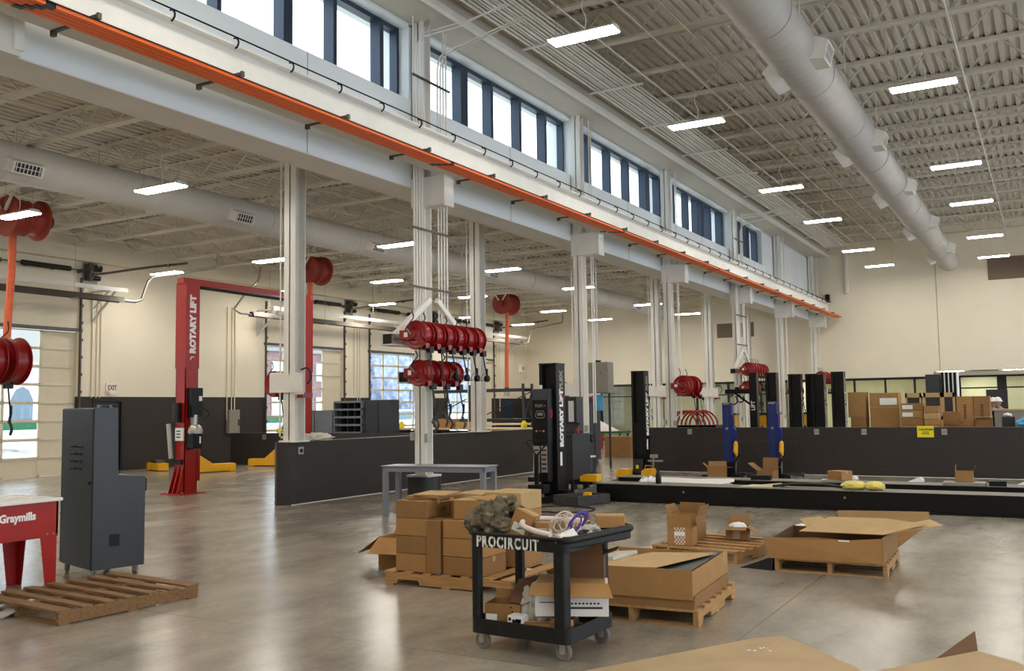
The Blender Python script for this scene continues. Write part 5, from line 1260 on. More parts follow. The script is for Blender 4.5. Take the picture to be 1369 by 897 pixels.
def slab(name, label, cat, x, y, z, sx, sy, sz, rz, m):
    t = thing(name, label, cat, (x, y, z), R(rz)); MB().box(-sx/2, sx/2, -sy/2, sy/2, 0, sz).build('body', m, t, local=True, bevel=.006); return t
slab('tool_tray', 'black plastic tool tray on the far runway', 'tray', -4.6, 16.95, .306, .35, .2, .08, 5, 'blackm')
t = thing('manual', 'open pale yellow booklet on the near runway', 'booklet', (-4.2, 15.5, .307)); MB().sheet([(-.32, -.14, 0), (.3, -.1, 0), (.34, .13, .02), (-.2, .12, .015)], .008).build('pages', 'cloth', t, local=True); MB().sheet([(-.1, -.1, .012), (.34, -.05, .012), (.3, .1, .06), (-.05, .1, .02)], .004).build('cover', 'woodp', t, local=True)
t = thing('cable_bundle', 'black hoses bundled on the near runway', 'hose', (-3.5, 15.5, .31))
for k in range(3): MB().tube(smoothpts([(-4.0+.05*k, 15.4+.07*k, .33), (-3.7, 15.5+.05*k, .36), (-3.3, 15.5+.04*k, .37), (-2.95+.03*k, 15.58, .33)], 5), .022, 8).build('hose', 'hose', t, smooth=True)
for k, (x, w) in enumerate(((-2.75, .2), (-2.45, .16))):
    t = thing('yellow_sponge', ['pale yellow padded roll on the near runway', 'smaller pale yellow padded roll beside the first'][k], 'padding', (x, 15.48, .306)); MB().blob((x, 15.48, .37), (w, .12, .07), k+3, .25, 20, 3, .306).build('body', mat('pale_yellow%d' % k, (232, 214, 120), .9), t, smooth=True)
carton('carton', 'small carton on grey plates on the far runway left of centre', -3.25, 17.0, .34, .32, .26, .15, 12, 'card')
slab('steel_plates', 'stack of grey steel plates under the small carton on the far runway', 'steel plates', -3.25, 17.0, .306, .6, .3, .033, 2, 'galv')
c = carton('open_carton', 'open carton on the far runway near the right edge of the picture', -1.3, 16.98, .36, .26, .24, .17, R(2), 'card', open_=True, flaps=(('x', 1, 65), ('x', -1, 95)), fl=.4)
slab('steel_plates', 'grey steel plates and parts under the open carton at the right', 'steel plates', -1.3, 16.95, .306, .62, .3, .05, -2, 'galv')
slab('steel_plates', 'dark steel block beside the open carton at the right', 'steel block', -.82, 16.95, .306, .25, .26, .08, 4, 'blackm')
for k, (x, y) in enumerate(((-3.9, 21.6), (-2.55, 21.5), (-.6, 21.0))):
    t = thing('floor_wedge', ['left white tile wedge on the floor by the right block wall', 'middle white tile wedge on the floor by the right block wall', 'white tile wedge at the right edge of the picture'][k], 'wedge', (x, y, 0), R(15))
    MB().add([(-.22, -.2, 0), (.1, -.2, 0), (.18, .2, 0), (-.05, .2, 0), (.02, -.2, .1), (.15, .2, .06)], [(0, 3, 2, 1), (0, 1, 4), (1, 2, 5, 4), (2, 3, 5), (3, 0, 4, 5)]).build('body', 'paper', t, local=True)

# ------------------------------------------------------------------ blue posts on black wheeled bases
for k, (x, y) in enumerate(((-6.42, 21.0), (-5.5, 21.4))):
    t = thing('blue_jack_stand', ['left blue lift post on a black wheeled base before the block wall', 'right blue lift post on a black wheeled base before the block wall'][k], 'lift post', (x, y, 0), R(0))
    b = MB(); b.box(-.1, .1, -.08, .08, .3, 1.7); b.build('post', 'blue', t, local=True)
    MB().prism([(.1, .4), (.18, .72), (.19, 1.08), (.13, 1.16), (.13, 1.42), (.1, 1.46)], 'y', -.06, .06).build('side_fin', 'blue', t, local=True)
    MB().box(-.03, .03, -.085, -.08, .45, 1.6).build('slot', 'navy', t, local=True)
    MB().box(-.07, .07, -.09, .085, 1.66, 1.71).build('top_plate', 'tgrey', t, local=True)
    MB().cyl((0, -.1, 1.12), (0, -.08, 1.12), .03, 12).build('bolt', 'steel', t, local=True)
    MB().bar((-.4, -.1, .83), (.55, -.1, .83), .014).build('cross_handle', 'dgrey', t, local=True)
    MB().tube([(.2, -.1, .84), (.2, -.11, .8), (.19, -.11, .6), (.22, -.11, .5)], [.01, .05, .055, .02], 8).build('strap_roll', 'yellow', t, local=True)
    MB().bar((-.42, -.12, .55), (-.15, -.12, .2), .018).build('lever', 'black', t, local=True); MB().bar((.1, -.12, .25), (.3, -.12, .58), .03).build('lever', 'black', t, local=True)
    MB().bar((-.17, -.1, .25), (.15, -.1, .25), .012).build('release_bar', 'galv', t, local=True)
    MB().prism([(-.14, 0), (-.12, .35), (.1, .38), (.2, .05), (.24, 0)], 'y', -.1, .1).build('foot', 'black', t, local=True)
    b = MB()
    for s in (-1, 1): b.bar((s*.1, -.05, .08), (s*.5, -.5, .06), .09, .07); b.bar((s*.1, .05, .08), (s*.55, .35, .06), .09, .07)
    b.build('base_frame', 'black', t, local=True)
    for px, py in ((-.5, -.5), (.5, -.5), (-.55, .35), (.55, .35)): caster(t, px, py, .045, .04, True, .1)
    MB().tube([(.18, -.1, .1), (.2, -.1, .6)], .008, 6).build('lift_rod', 'galv', t, local=True)
carton('open_carton', 'open carton on the floor in front of the left blue lift post', -6.45, 20.2, 0, .4, .32, .3, R(14), 'card2', open_=True, flaps=(('x', -1, 40), ('y', 1, 60)), fl=.4)
carton('open_carton', 'open carton with a raised flap in front of the right blue lift post', -5.45, 20.6, 0, .36, .3, .22, R(-10), 'card2', open_=True, flaps=(('y', 1, 85), ('x', -1, 35)), fl=.9)
# ------------------------------------------------------------------ on the right block wall
def onwall(name, label, cat, x, z, w, h, m, group=None):
    t = thing(name, label, cat, (x, 22.58, z), 0, group); MB().box(x-w/2, x+w/2, 22.565, 22.58, z-h/2, z+h/2).build('plate', m, t, bevel=.003); return t
for k, (x, l) in enumerate(((-7.88, 'outlet cover on the right block wall beside the second black lift'), (-4.8, 'outlet cover on the right block wall below the black lift columns'), (-3.75, 'outlet cover on the right block wall left of the caution sign'), (-2.08, 'outlet cover on the right block wall right of the caution sign'))):
    t = onwall('wall_outlet', 'grey '+l, 'outlet', x, 1.0, .11, .13, 'galv')
    for s in (-1, 1): MB().box(x+s*.02-.012, x+s*.02+.012, 22.562, 22.565, .97, 1.03).build('socket', 'tgrey', t)
t = thing('caution_sign', 'yellow CAUTION notice hanging over the top edge of the right block wall', 'sign', (-2.46, 22.57, 1.02))
MB().box(-2.63, -2.29, 22.555, 22.57, .88, 1.13).build('board', 'tyellow', t, bevel=.004)
text('lettering', 'CAUTION', .066, 'black', t, (-2.6, 22.5535, 1.03), (1, 0, 0), (0, 0, 1), .002)
for k in range(2): MB().box(-2.54+.02*k, -2.38-.01*k, 22.552, 22.555, .95+.035*k, .967+.035*k).build('small_print', 'dgrey', t)
# ------------------------------------------------------------------ cartons and goods behind the right block wall (standing on the floor)
def cs(label, x0, x1, y, z0, z1, m='card', d=.5, lab=None, **k):
    c = carton('carton', label, (x0+x1)/2, y, z0, x1-x0, d, z1-z0, 0, m, **k)
    if lab: lab_panel(c, lab[0], lab[1], -d/2-.002, lab[2], lab[3])
    return c
Yb = 25.2
cs('lower tall carton beside the rightmost black lift column', -4.45, -4.08, Yb, 0, 1.3, 'card2'); cs('upper tall carton beside the rightmost black lift column', -4.5, -4.08, Yb, 1.3, 1.93, 'card')
for k in range(3): cs(['lowest', 'middle', 'top'][k]+' carton of the second stack right of the lift columns', -3.98, -3.3, Yb, [0, .9, 1.55][k], [.895, 1.545, 1.9][k], 'card2' if k == 0 else 'card', lab=None if k < 2 else (-.1, .3, .05, .22))
for k in range(5): cs(['lowest', 'second', 'third', 'fourth', 'top'][k]+' flat carton of the low stack left of the caution sign', -3.2, -2.7, Yb-.5, [0, .95, 1.1, 1.28, 1.46][k], [.945, 1.095, 1.275, 1.455, 1.63][k], 'card' if k % 2 else 'card2', .4, lab=None if k < 3 else (-.22, .02, .03, .13))
for k in range(4): cs(['lowest', 'second', 'third', 'top'][k]+' carton of the narrow stack above the caution sign', -2.68, -2.35, Yb-.6, [0, 1.1, 1.25, 1.4][k], [1.095, 1.245, 1.395, 1.56][k], 'card' if k % 2 else 'card3', .35)
for k in range(2): cs(['lower', 'upper'][k]+' carton right of the caution sign under the door frames', -2.3, -1.95, Yb-.2, [0, 1.1][k], [1.095, 1.42][k], 'card2', .4)
for k, (x0, x1) in enumerate(((-2.0, -1.64), (-1.63, -1.28))):
    c = cs(['left', 'right'][k]+' tall upright carton with dark printing behind the right block wall', x0, x1, Yb-.1, 0, 1.78, 'card' if k == 0 else 'card2', .4, tape=False)
    b = MB()
    for j in range(7): b.box(-.03, .03, -.2025, -.2, 1.25+.05*j, 1.28+.05*j)
    b.build('printed_letters', 'dgrey', c, local=True)
# wrapped pallet goods at the back
for k, (x0, x1) in enumerate(((-3.1, -2.7), (-2.65, -2.2), (-2.2, -1.9))):
    t = thing('wrapped_crate', ['left', 'middle', 'right'][k]+' film-wrapped dark crate standing behind the carton stacks', 'crate', ((x0+x1)/2-.3, 27.2, 0))
    x0 -= .3; x1 -= .3
    MB().box(x0+.03, x1-.03, 27, 27.5, 0, 1.85).build('contents', 'dgrey', t)
    b = MB(); b.box(x0, x0+.05, 26.95, 27.0, 0, 1.9); b.box(x1-.05, x1, 26.95, 27.0, 0, 1.9); b.box(x0, x1, 26.95, 27.0, 1.78, 1.9); b.box(x0, x1, 26.95, 27, 1.2, 1.28); b.build('frame', 'card3', t)
# stack of door frames standing on end
t = thing('door_stack', 'bundle of dark panels with white edges standing upright behind the cartons', 'panels', (-2.3, 27.9, 0))
MB().box(-2.95, -2.6, 27.6, 28.1, 0, 2.4).build('panel', 'dgrey', t)
for k in range(4): MB().box(-2.56+.1*k, -2.49+.1*k, 27.6, 28.1, 0, 2.45).build('panel', 'black', t); MB().box(-2.49+.1*k, -2.465+.1*k, 27.58, 28.1, 0, 2.47).build('panel_edge', 'label', t)
# open crate lid / bench with grey bin
t = thing('open_crate', 'shabby grey open crate with a wooden rim near the hard-hatted workers', 'crate', (-1.0, 26.2, 0))
b = MB(); b.box(-1.3, -.35, 26.0, 26.05, 0, 1.42); b.box(-1.3, -1.25, 26, 26.7, 0, 1.42); b.box(-.4, -.35, 26, 26.7, 0, 1.42); b.build('walls', 'tgrey', t); MB().box(-1.35, -.3, 25.98, 26.75, 1.42, 1.46).build('rim', 'card3', t)
t = thing('storage_bin', 'dark grey square bin with white scraps on top, behind the block wall', 'bin', (-.8, 24.3, 0)); MB().box(-1.02, -.75, 24.2, 24.5, 0, 1.3).build('bin', 'dgrey2', t, bevel=.01); MB().blob((-.9, 24.35, 1.33), (.09, .1, .05), 4, .4, 16, 3, 1.3).build('scraps', 'paper', t, smooth=True)
t = thing('card_flap', 'flattened carton flap sticking out beside the tall cartons', 'cardboard sheet', (-1.35, 24.4, 0)); MB().sheet([(-1.62, 24.2, 1.28), (-1.25, 24.2, 1.3), (-1.2, 24.6, 1.3), (-1.55, 24.6, 1.27)], .012).build('sheet', 'card3', t); MB().box(-1.55, -1.22, 24.3, 24.6, 0, 1.27).build('box', 'card2', t)
for k, (x, w) in enumerate(((-.55, .16), (-.05, .24))):
    t = thing('plastic_bag', ['smaller', 'larger'][k]+' heap of light blue plastic film behind the right block wall', 'plastic film', (x, 24.1, 0))
    MB().box(x-w, x+w, 23.9, 24.3, 0, 1.05).build('support_box', 'card2', t); MB().blob((x, 24.1, 1.15), (w*1.1, .2, .12), k+2, .4, 22, 3, 1.05).build('film', 'tarp', t, smooth=True)
t = thing('black_bag', 'black bag between the two blue plastic heaps', 'bag', (-.33, 24.2, 0)); MB().box(-.38, -.3, 24.5, 24.6, 0, 1.05).build('support', 'card2', t); MB().blob((-.34, 24.55, 1.15), (.1, .1, .11), 7, .4, 20, 3, 1.05).build('bag', 'blackm', t, smooth=True)
t = thing('timber_trestle', 'pale wooden trestle at the right edge above the block wall', 'frame', (-.05, 26.5, 0))
b = MB(); b.box(-.3, -.25, 26.5, 26.55, 0, 1.42); b.box(.1, .15, 26.5, 26.55, 0, 1.42); b.box(-.35, .6, 26.45, 26.6, 1.4, 1.46); b.box(-.1, -.05, 26.5, 26.55, 0, 1.55); b.build('bars', 'woodp', t)
t = thing('tv_cart', 'dark display panel on a stand behind the glazed front', 'display', (-1.3, 31, 0)); MB().box(-1.68, -1.12, 31, 31.08, 1.35, 2.0).build('panel', 'dgrey2', t); b = MB(); b.box(-1.45, -1.35, 31, 31.08, 0, 1.35); b.box(-1.7, -1.1, 30.8, 31.3, 0, .05); b.build('stand', 'dgrey2', t)
# ------------------------------------------------------------------ two workers in white hard hats
def worker(x, y, rz, label, lean, shirt, vest=False):
    t = thing('person', label, 'person', (x, y, 0), rz)
    J = {}; vs = []; es = []; rad = []
    def v(p, r, par=None):
        vs.append(p); rad.append(r); i = len(vs)-1
        if par is not None: es.append((par, i))
        return i
    l = lean
    pel = v((0, 0, .93), (.15, .11)); sp = v((0, -.05*l, 1.12), (.145, .1), pel); ch = v((0, -.16*l, 1.32), (.17, .115), sp); nk = v((0, -.22*l, 1.46), (.06, .06), ch); hd = v((0, -.27*l, 1.54), (.055, .06), nk)
    for s in (-1, 1):
        hp = v((s*.1, 0, .88), (.09, .095), pel); kn = v((s*.12, -.03, .5), (.062, .065), hp); an = v((s*.12, .02, .1), (.045, .045), kn); v((s*.13, -.12, .05), (.04, .035), an)
        sh = v((s*.19, -.17*l, 1.38), (.06, .06), ch); el = v((s*.23, -.26*l-.03, 1.12), (.045, .045), sh); wr = v((s*.17, -.42*l-.12, 1.02), (.03, .028), el); v((s*.15, -.5*l-.14, 1.0), (.03, .018), wr)
    me = bpy.data.meshes.new('body'); me.from_pydata(vs, es, []); o = bpy.data.objects.new('body', me); COL.objects.link(o); o.parent = t; WM[o.name] = WM[t.name]
    me.materials.append(M['shirt' if not vest else 'jeans']); me.materials[0] = M[shirt]
    md = o.modifiers.new('skin', 'SKIN'); sv = me.skin_vertices[0].data
    for i, r in enumerate(rad): sv[i].radius = r
    sv[0].use_root = True
    sb = o.modifiers.new('sub', 'SUBSURF'); sb.levels = 1; sb.render_levels = 1
    hc = (0, -.29*l, 1.62)
    h = MB().lathe([(.01, -.125), (.035, -.12), (.055, -.08), (.072, -.03), (.08, .02), (.075, .07), (.05, .1), (.01, .11)], hc, 20)
    h.v = [(a, b+(.02 if False else 0)-.0, c) for a, b, c in h.v]
    h.build('head', 'skin', t, smooth=True, local=True)
    MB().blob((0, hc[1]-.085, hc[2]-.02), (.014, .022, .022), 1, .1, 10).build('nose', 'skin', t, smooth=True, local=True)
    for s in (-1, 1):
        MB().blob((s*.08, hc[1], hc[2]-.01), (.012, .02, .03), 1, .1, 8).build('ear', 'skin', t, smooth=True, local=True)
        MB().blob((s*.03, hc[1]-.072, hc[2]+.005), (.01, .006, .006), 1, .05, 8).build('eye', 'black', t, smooth=True, local=True)
    MB().lathe([(.01, .13), (.06, .115), (.095, .06), (.105, .025), (.125, .018), (.125, .01), (.1, .01)], (hc[0], hc[1], hc[2]+.02), 24).build('hard_hat', 'hat', t, smooth=True, local=True)
    if vest: 
        b = MB()
        b.lathe([(.19, .92), (.175, 1.12), (.19, 1.3), (.12, 1.42), (.11, 1.42), (.17, 1.29), (.16, 1.1), (.17, .92)], (0, -.1*l, 0), 20); b.v = [(a, c*.72-.02, z) for a, c, z in b.v]; b.build('vest', 'lime', t, smooth=True, local=True)
    b = MB()
    for s in (-1, 1): b.tube([(s*.1, 0, .95), (s*.12, -.02, .5), (s*.12, .02, .12)], [.11, .085, .07], 12)
    b.box(-.16, .16, -.1, .1, .86, .98); b.build('trousers', 'jeans', t, smooth=True, local=True)
    return t
worker(-1.53, 29.7, R(20), 'worker with white hard hat and grey shirt bending over goods, left of two', 1.0, 'shirt')
worker(-1.1, 28.0, R(-25), 'worker with white hard hat and lime vest bending over goods, right of two', 1.15, 'shirt', True)

# ------------------------------------------------------------------ behind the posts: red hoops, yellow stands
t = thing('hose_rack', 'row of large red hoops standing behind the right block wall', 'red hoops', (-8.47, 25, 0))
for k in range(6):
    MB().tube(arc((-8.78+.085*k, 24.6+.1*k, 1.1), .4, R(0), R(180), 24), .026, 8).build('hoop', 'red', t, smooth=True)
b = MB(); b.box(-9.15, -7.8, 24.4, 24.45, 0, 1.12); b.box(-9.15, -7.8, 25.3, 25.35, 0, 1.12); b.box(-9.15, -7.8, 24.4, 25.35, 1.06, 1.12); b.build('rack', 'dgrey', t)
for k, (x, y, w) in enumerate(((-7.72, 25.6, .2), (-6.95, 26.2, .7), (-5.95, 26.8, .15))):
    t = thing('yellow_stand', ['narrow', 'wide', 'small right'][k]+' yellow stand showing over the right block wall', 'stand', (x, y, 0))
    MB().box(x-w/2, x+w/2, y, y+.3, 1.05, 1.38).build('body', 'yellow', t, bevel=.01); MB().box(x-w/2-.03, x+w/2+.03, y-.03, y+.33, 1.38, 1.42).build('top', 'black', t)
    b = MB()
    for s in (-1, 1): b.box(x+s*w*.4-.03, x+s*w*.4+.03, y, y+.06, 0, 1.05)
    b.build('legs', 'black', t)
# wall-hung electric cabinet beside the second crane column and tall grey cabinet
t = thing('electrical_cabinet', 'grey electrical cabinet mounted beside the second crane column', 'electrical cabinet', (-10.7, 23.4, 2.0))
EX = t
MB().box(-11.04, -10.36, 23.2, 23.6, 2.02, 2.86).build('case', 'tgrey', t, bevel=.008)
MB().box(-11.025, -10.71, 23.18, 23.2, 2.04, 2.84).build('door', 'tgrey', t, bevel=.004); MB().box(-10.695, -10.375, 23.18, 23.2, 2.04, 2.84).build('door', 'tgrey', t, bevel=.004)
MB().add([(-10.58, 23.178, 2.66), (-10.52, 23.178, 2.5), (-10.57, 23.178, 2.55), (-10.58, 23.18, 2.66), (-10.52, 23.18, 2.5), (-10.57, 23.18, 2.55)], [(0, 1, 2), (5, 4, 3), (0, 3, 4, 1), (1, 4, 5, 2), (2, 5, 3, 0)]).build('hazard_mark', 'red', t)
MB().bar((-10.74, 23.4, 2.86), (-10.74, 23.4, 6.3), .035).build('conduit', 'white', t); MB().box(-10.79, -10.66, 23.35, 23.45, 2.86, 2.92).build('gland', 'black', t)
b = MB(); b.box(-10.94, -10.89, 23.5, 23.55, 0, 2.02); b.box(-10.49, -10.44, 23.5, 23.55, 0, 2.02); b.build('stand', 'dgrey', t)
MB().box(-10.79, -10.64, 23.3, 23.5, 1.55, 1.98).build('blue_case', 'tarp', t)
t = thing('tall_cabinet', 'tall grey cabinet on casters standing under the electrical cabinet', 'cabinet', (-11.75, 25.0, 0), R(-12))
MB().box(-.42, .15, -.3, .3, .12, 1.78).build('housing', 'dgrey2', t, local=True, bevel=.006); MB().box(-.4, .13, -.31, -.3, .15, 1.75).build('door', 'dgrey', t, local=True)
for x, y in ((-.36, -.24), (.09, -.24), (-.36, .24), (.09, .24)): caster(t, x, y, .05, .03, True, .12)
MB().cyl((.15, -.1, .75), (.19, -.1, .75), .12, 18).build('fan', 'black', t, local=True)
# grey machine with a desk top and screen beside the near column lift
t = thing('diagnostic_cart', 'grey drawer cart with a screen standing behind the near column lift', 'cart', (-7.95, 16.2, 0), R(-6))
MB().box(-.4, .17, -.35, .3, .3, 1.12).build('housing', 'dgrey2', t, local=True, bevel=.006)
MB().box(-.38, .15, -.36, -.35, .34, .84).build('door', 'dgrey2', t, local=True); MB().box(-.42, .2, -.38, .33, 1.12, 1.15).build('top', 'dgrey', t, local=True)
for x, y in ((-.34, -.28), (.11, -.28), (-.34, .24), (.11, .24)): MB().box(x-.025, x+.025, y-.025, y+.025, 0, .3).build('leg', 'black', t, local=True)
MB().box(-.05, .02, -.37, -.36, .62, .66).build('lock', 'black', t, local=True)
t = thing('screen_terminal', 'grey terminal with white paper standing on the drawer cart', 'terminal', (-8.0, 16.3, 1.151), R(-6))
MB().box(-.15, .12, -.1, .15, 0, .7).build('case', 'dgrey2', t, local=True, bevel=.008); MB().box(-.06, .06, -.105, -.1, .22, .62).build('paper', 'paper', t, local=True); MB().prism([(-.32, 0), (-.32, .05), (-.1, .2), (-.1, 0)], 'x', -.15, .2).build('keyboard_shelf', 'dgrey2', t, local=True)
t = thing('small_bottles', 'small red and black bottles on the drawer cart', 'bottles', (-7.75, 16.05, 1.151)); MB().cyl((-7.78, 16.0, 1.151), (-7.78, 16.0, 1.26), .03, 12).build('bottle', 'red', t); MB().cyl((-7.71, 16.03, 1.151), (-7.71, 16.03, 1.21), .035, 12).build('jar', 'dgrey', t)
# cardboard and white-green table far behind
t = thing('green_table', 'green table carrying a peaked white sheet far behind the lift posts', 'table', (-13.6, 30.5, 0))
MB().box(-15.0, -12.9, 30.0, 30.8, .72, .8).build('tabletop', 'green', t)
for x in (-14.9, -13.0):
    for y in (30.05, 30.75): MB().box(x-.03, x+.03, y-.03, y+.03, 0, .72).build('leg', 'green', t)
MB().add([(-15.0, 30.0, .8), (-13.3, 30.0, .8), (-13.3, 30.7, .8), (-15.0, 30.7, .8), (-14.55, 30.3, 1.4), (-14.3, 30.3, 1.38)], [(0, 3, 2, 1), (0, 1, 5, 4), (1, 2, 5), (2, 3, 4, 5), (3, 0, 4)]).build('white_sheet', 'paper', t)
carton('carton', 'big plain carton on the floor in front of the green table', -12.3, 28.5, 0, .95, .5, .68, R(-6), 'card2')
# ------------------------------------------------------------------ low bay behind the left block wall
t = thing('bin_cabinet', 'grey steel cabinet with five rows of open bins behind the block wall', 'bin cabinet', (-17.0, 22.6, 0))
x0, x1, y = -19.25, -18.15, 22.4
b = MB(); b.box(x0, x0+.03, y, y+.4, 0, 1.9); b.box(x1-.03, x1, y, y+.4, 0, 1.9); b.box(x0, x1, y+.38, y+.4, 0, 1.9)
for k in range(6): b.box(x0, x1, y, y+.4, .7+.235*k, .76+.235*k)
b.box(x0, x1, y, y+.02, 0, .7)
b.build('carcass', 'grey', t)
b = MB()
for k in range(5):
    for j in range(1, 4): b.box(x0+(x1-x0)*j/4-.01, x0+(x1-x0)*j/4+.01, y+.01, y+.38, .76+.235*k, .935+.235*k)
b.build('dividers', 'dgrey', t)['kind'] = 'stuff'
MB().box(x0+.03, x1-.03, y+.36, y+.38, .7, 1.88).build('back', 'black', t)
t = thing('steel_cabinet', 'plain grey steel cabinet left of the bin cabinet', 'cabinet', (-20, 22.4, 0)); MB().box(-20.75, -19.3, 22.4, 22.9, 0, 1.66).build('body', 'grey', t, bevel=.008); MB().box(-20.02, -20.0, 22.385, 22.4, .1, 1.6).build('door_gap', 'dgrey', t)
t = thing('steel_cabinet', 'plain grey steel cabinet right of the bin cabinet', 'cabinet', (-17.7, 22.6, 0)); MB().box(-18.1, -17.1, 22.5, 22.9, 0, 1.95).build('body', 'dgrey', t, bevel=.008); MB().box(-17.6, -17.585, 22.485, 22.5, .1, 1.85).build('door_gap', 'dgrey2', t)
t = thing('plastic_bag', 'crumpled cream cloth lying on top of the block wall beside the column', 'cloth', (-11.86, 13.3, 1.101)); MB().blob((-11.86, 13.3, 1.14), (.17, .42, .1), 5, .4, 30, 3, 1.101).build('cloth', 'cloth', t, smooth=True)
for k, (x, l) in enumerate(((-20.6, 'yellow knob on the middle block wall below the glazed door'), (-20.4, 'yellow tag on the face of the middle block wall'))):
    t = thing('yellow_marker', l, 'marker', (x, 21.4, 1.0))
    if k == 0: MB().lathe([(.01, .0), (.1, .02), (.12, .08), (.09, .15), (.01, .17)], (x, 21.5, .98), 14).build('knob', 'tyellow', t, smooth=True)
    else: MB().obox((x, 21.39, .86), (.13, .01, .06), 0, 0, R(-15)).build('tag', 'tyellow', t)
t = thing('wall_outlet', 'grey outlet on the middle block wall beside the yellow tag', 'outlet', (-21.15, 21.39, .85)); MB().box(-21.22, -21.08, 21.385, 21.4, .79, .93).build('plate', 'galv', t); MB().box(-21.17, -21.13, 21.38, 21.385, .82, .9).build('socket', 'dgrey', t)
t = thing('wall_outlet', 'grey outlet box with black socket at the near end of the left block wall', 'outlet', (-11.65, 12.9, .95)); MB().prism([(12.62, .88), (12.75, .88), (12.75, 1.01), (12.62, 1.01)], 'x', -11.66, -11.64).build('plate', 'galv', t, bevel=.004); MB().cyl((-11.64, 12.685, .945), (-11.63, 12.685, .945), .035, 14).build('socket', 'black', t)
# workbench with goods
t = thing('workbench', 'long workbench with pale wooden top behind the left block wall', 'workbench', (-15.5, 24, 0))
MB().box(-19.2, -12.6, 25.3, 26.2, .98, 1.03).build('tabletop', 'woodp', t)
for k in range(5): MB().box(-19.1+1.58*k, -19.0+1.58*k, 25.4, 26.1, 0, .98).build('leg', 'dgrey', t)
MB().box(-19.0, -12.7, 25.4, 25.44, .55, .95).build('front_panel', 'dgrey2', t)
cs('pale carton on the long workbench behind the wall', -17.6, -16.9, 25.7, 1.032, 1.32, 'card', .4); cs('wide low carton on the long workbench', -16.8, -15.9, 25.7, 1.032, 1.22, 'card3', .4)
t = thing('storage_rack', 'dark steel storage rack with crossed braces in front of the glazed door', 'rack', (-16.5, 27.3, 0))
for x in (-19.3, -17.2, -15.1):
    for y in (27.0, 27.6): MB().box(x-.035, x+.035, y-.035, y+.035, 0, 2.45).build('upright', 'dgrey', t)
for z in (.3, 1.25, 2.25):
    b = MB(); b.box(-19.3, -15.1, 27.0, 27.05, z-.05, z+.05); b.box(-19.3, -15.1, 27.55, 27.6, z-.05, z+.05); b.build('beam', 'dgrey', t)
    MB().box(-19.25, -15.15, 27.05, 27.55, z+.03, z+.05).build('shelf_board', 'dsteel', t)
for x in (-19.3, -15.1): b = MB(); b.bar((x, 27.0, 1.2), (x, 27.6, 2.2), .03); b.bar((x, 27.6, 1.2), (x, 27.0, 2.2), .03); b.bar((x, 27.0, .3), (x, 27.6, 1.2), .03); b.build('brace', 'dgrey', t)
b = MB(); b.bar((-19.3, 27.6, 1.3), (-17.2, 27.6, 2.2), .03); b.bar((-17.2, 27.6, 1.3), (-15.1, 27.6, 2.2), .03); b.build('brace', 'dgrey', t)
for k, (x, y) in enumerate(((-18.95, 25.5), (-14.3, 25.6), (-22.6, 36.5))):
    t = thing('yellow_canister', ['yellow canister at the left end of the workbench', 'yellow canister at the right part of the workbench', 'yellow canister by the farthest overhead door'][k], 'canister', (x, y, 1.03 if k < 2 else 0))
    z = 1.032 if k < 2 else 0; h = .22 if k < 2 else 1.3
    MB().lathe([(.01, z), (.09, z), (.1, z+.03), (.1, z+h*.7), (.05, z+h*.85), (.05, z+h), (.01, z+h)], (x, y, 0), 16).build('body', 'tyellow', t, smooth=True)
t = thing('machine_tool', 'dark machine lying on the workbench behind the second column', 'machine', (-13.4, 25.7, 1.03)); MB().box(-14.0, -12.9, 25.5, 25.9, 1.032, 1.2).build('bed', 'dgrey2', t, bevel=.02); MB().blob((-13.4, 25.7, 1.27), (.4, .15, .1), 4, .2, 20, 2).build('head', 'dgrey', t, smooth=True)
t = thing('long_table', 'long pale table by the far end of the door wall', 'table', (-19, 34, 0)); MB().box(-21.5, -15.5, 33.6, 34.4, .95, 1.02).build('tabletop', 'woodp', t)
for x in (-21.4, -18.5, -15.6): MB().box(x-.04, x+.04, 33.7, 34.3, 0, .95).build('leg', 'red' if x > -16 else 'dgrey', t)
t = thing('speaker', 'small white speaker on the wall corner above the far dark door', 'speaker', (XL+.1, 41.5, 3.6)); MB().box(XL, XL+.2, 41.35, 41.7, 3.45, 3.85).build('case', 'white', t, bevel=.02); MB().cyl((XL+.2, 41.52, 3.65), (XL+.21, 41.52, 3.65), .1, 16).build('cone', 'galv', t)
t = thing('wall_grille', 'brown louvre panel high on the end wall behind the last ceiling light', 'grille', (-1.2, 42.25, 6.9))
MB().box(-2.0, -.1, 42.26, 42.3, 6.55, 7.45).build('panel', mat('brown_panel', (112, 92, 78), .6), t)
t = thing('wall_grille', 'small brown louvre panel high on the low bay end wall between the columns', 'grille', (-15, 42.25, 4.7))
MB().box(-13.3, -11.6, 42.26, 42.3, 4.75, 5.4).build('panel', mat('brown_panel_low', (112, 92, 78), .6), t)
struct(MB().box(-7.5, -7.4, 42.1, 42.3, 6.4, 8.2).build('trim_6', 'white'))
b = MB(); b.box(-3.95, -3.93, 42.29, 42.3, 2.72, 8); struct(b.build('trim_7', 'tgrey'))

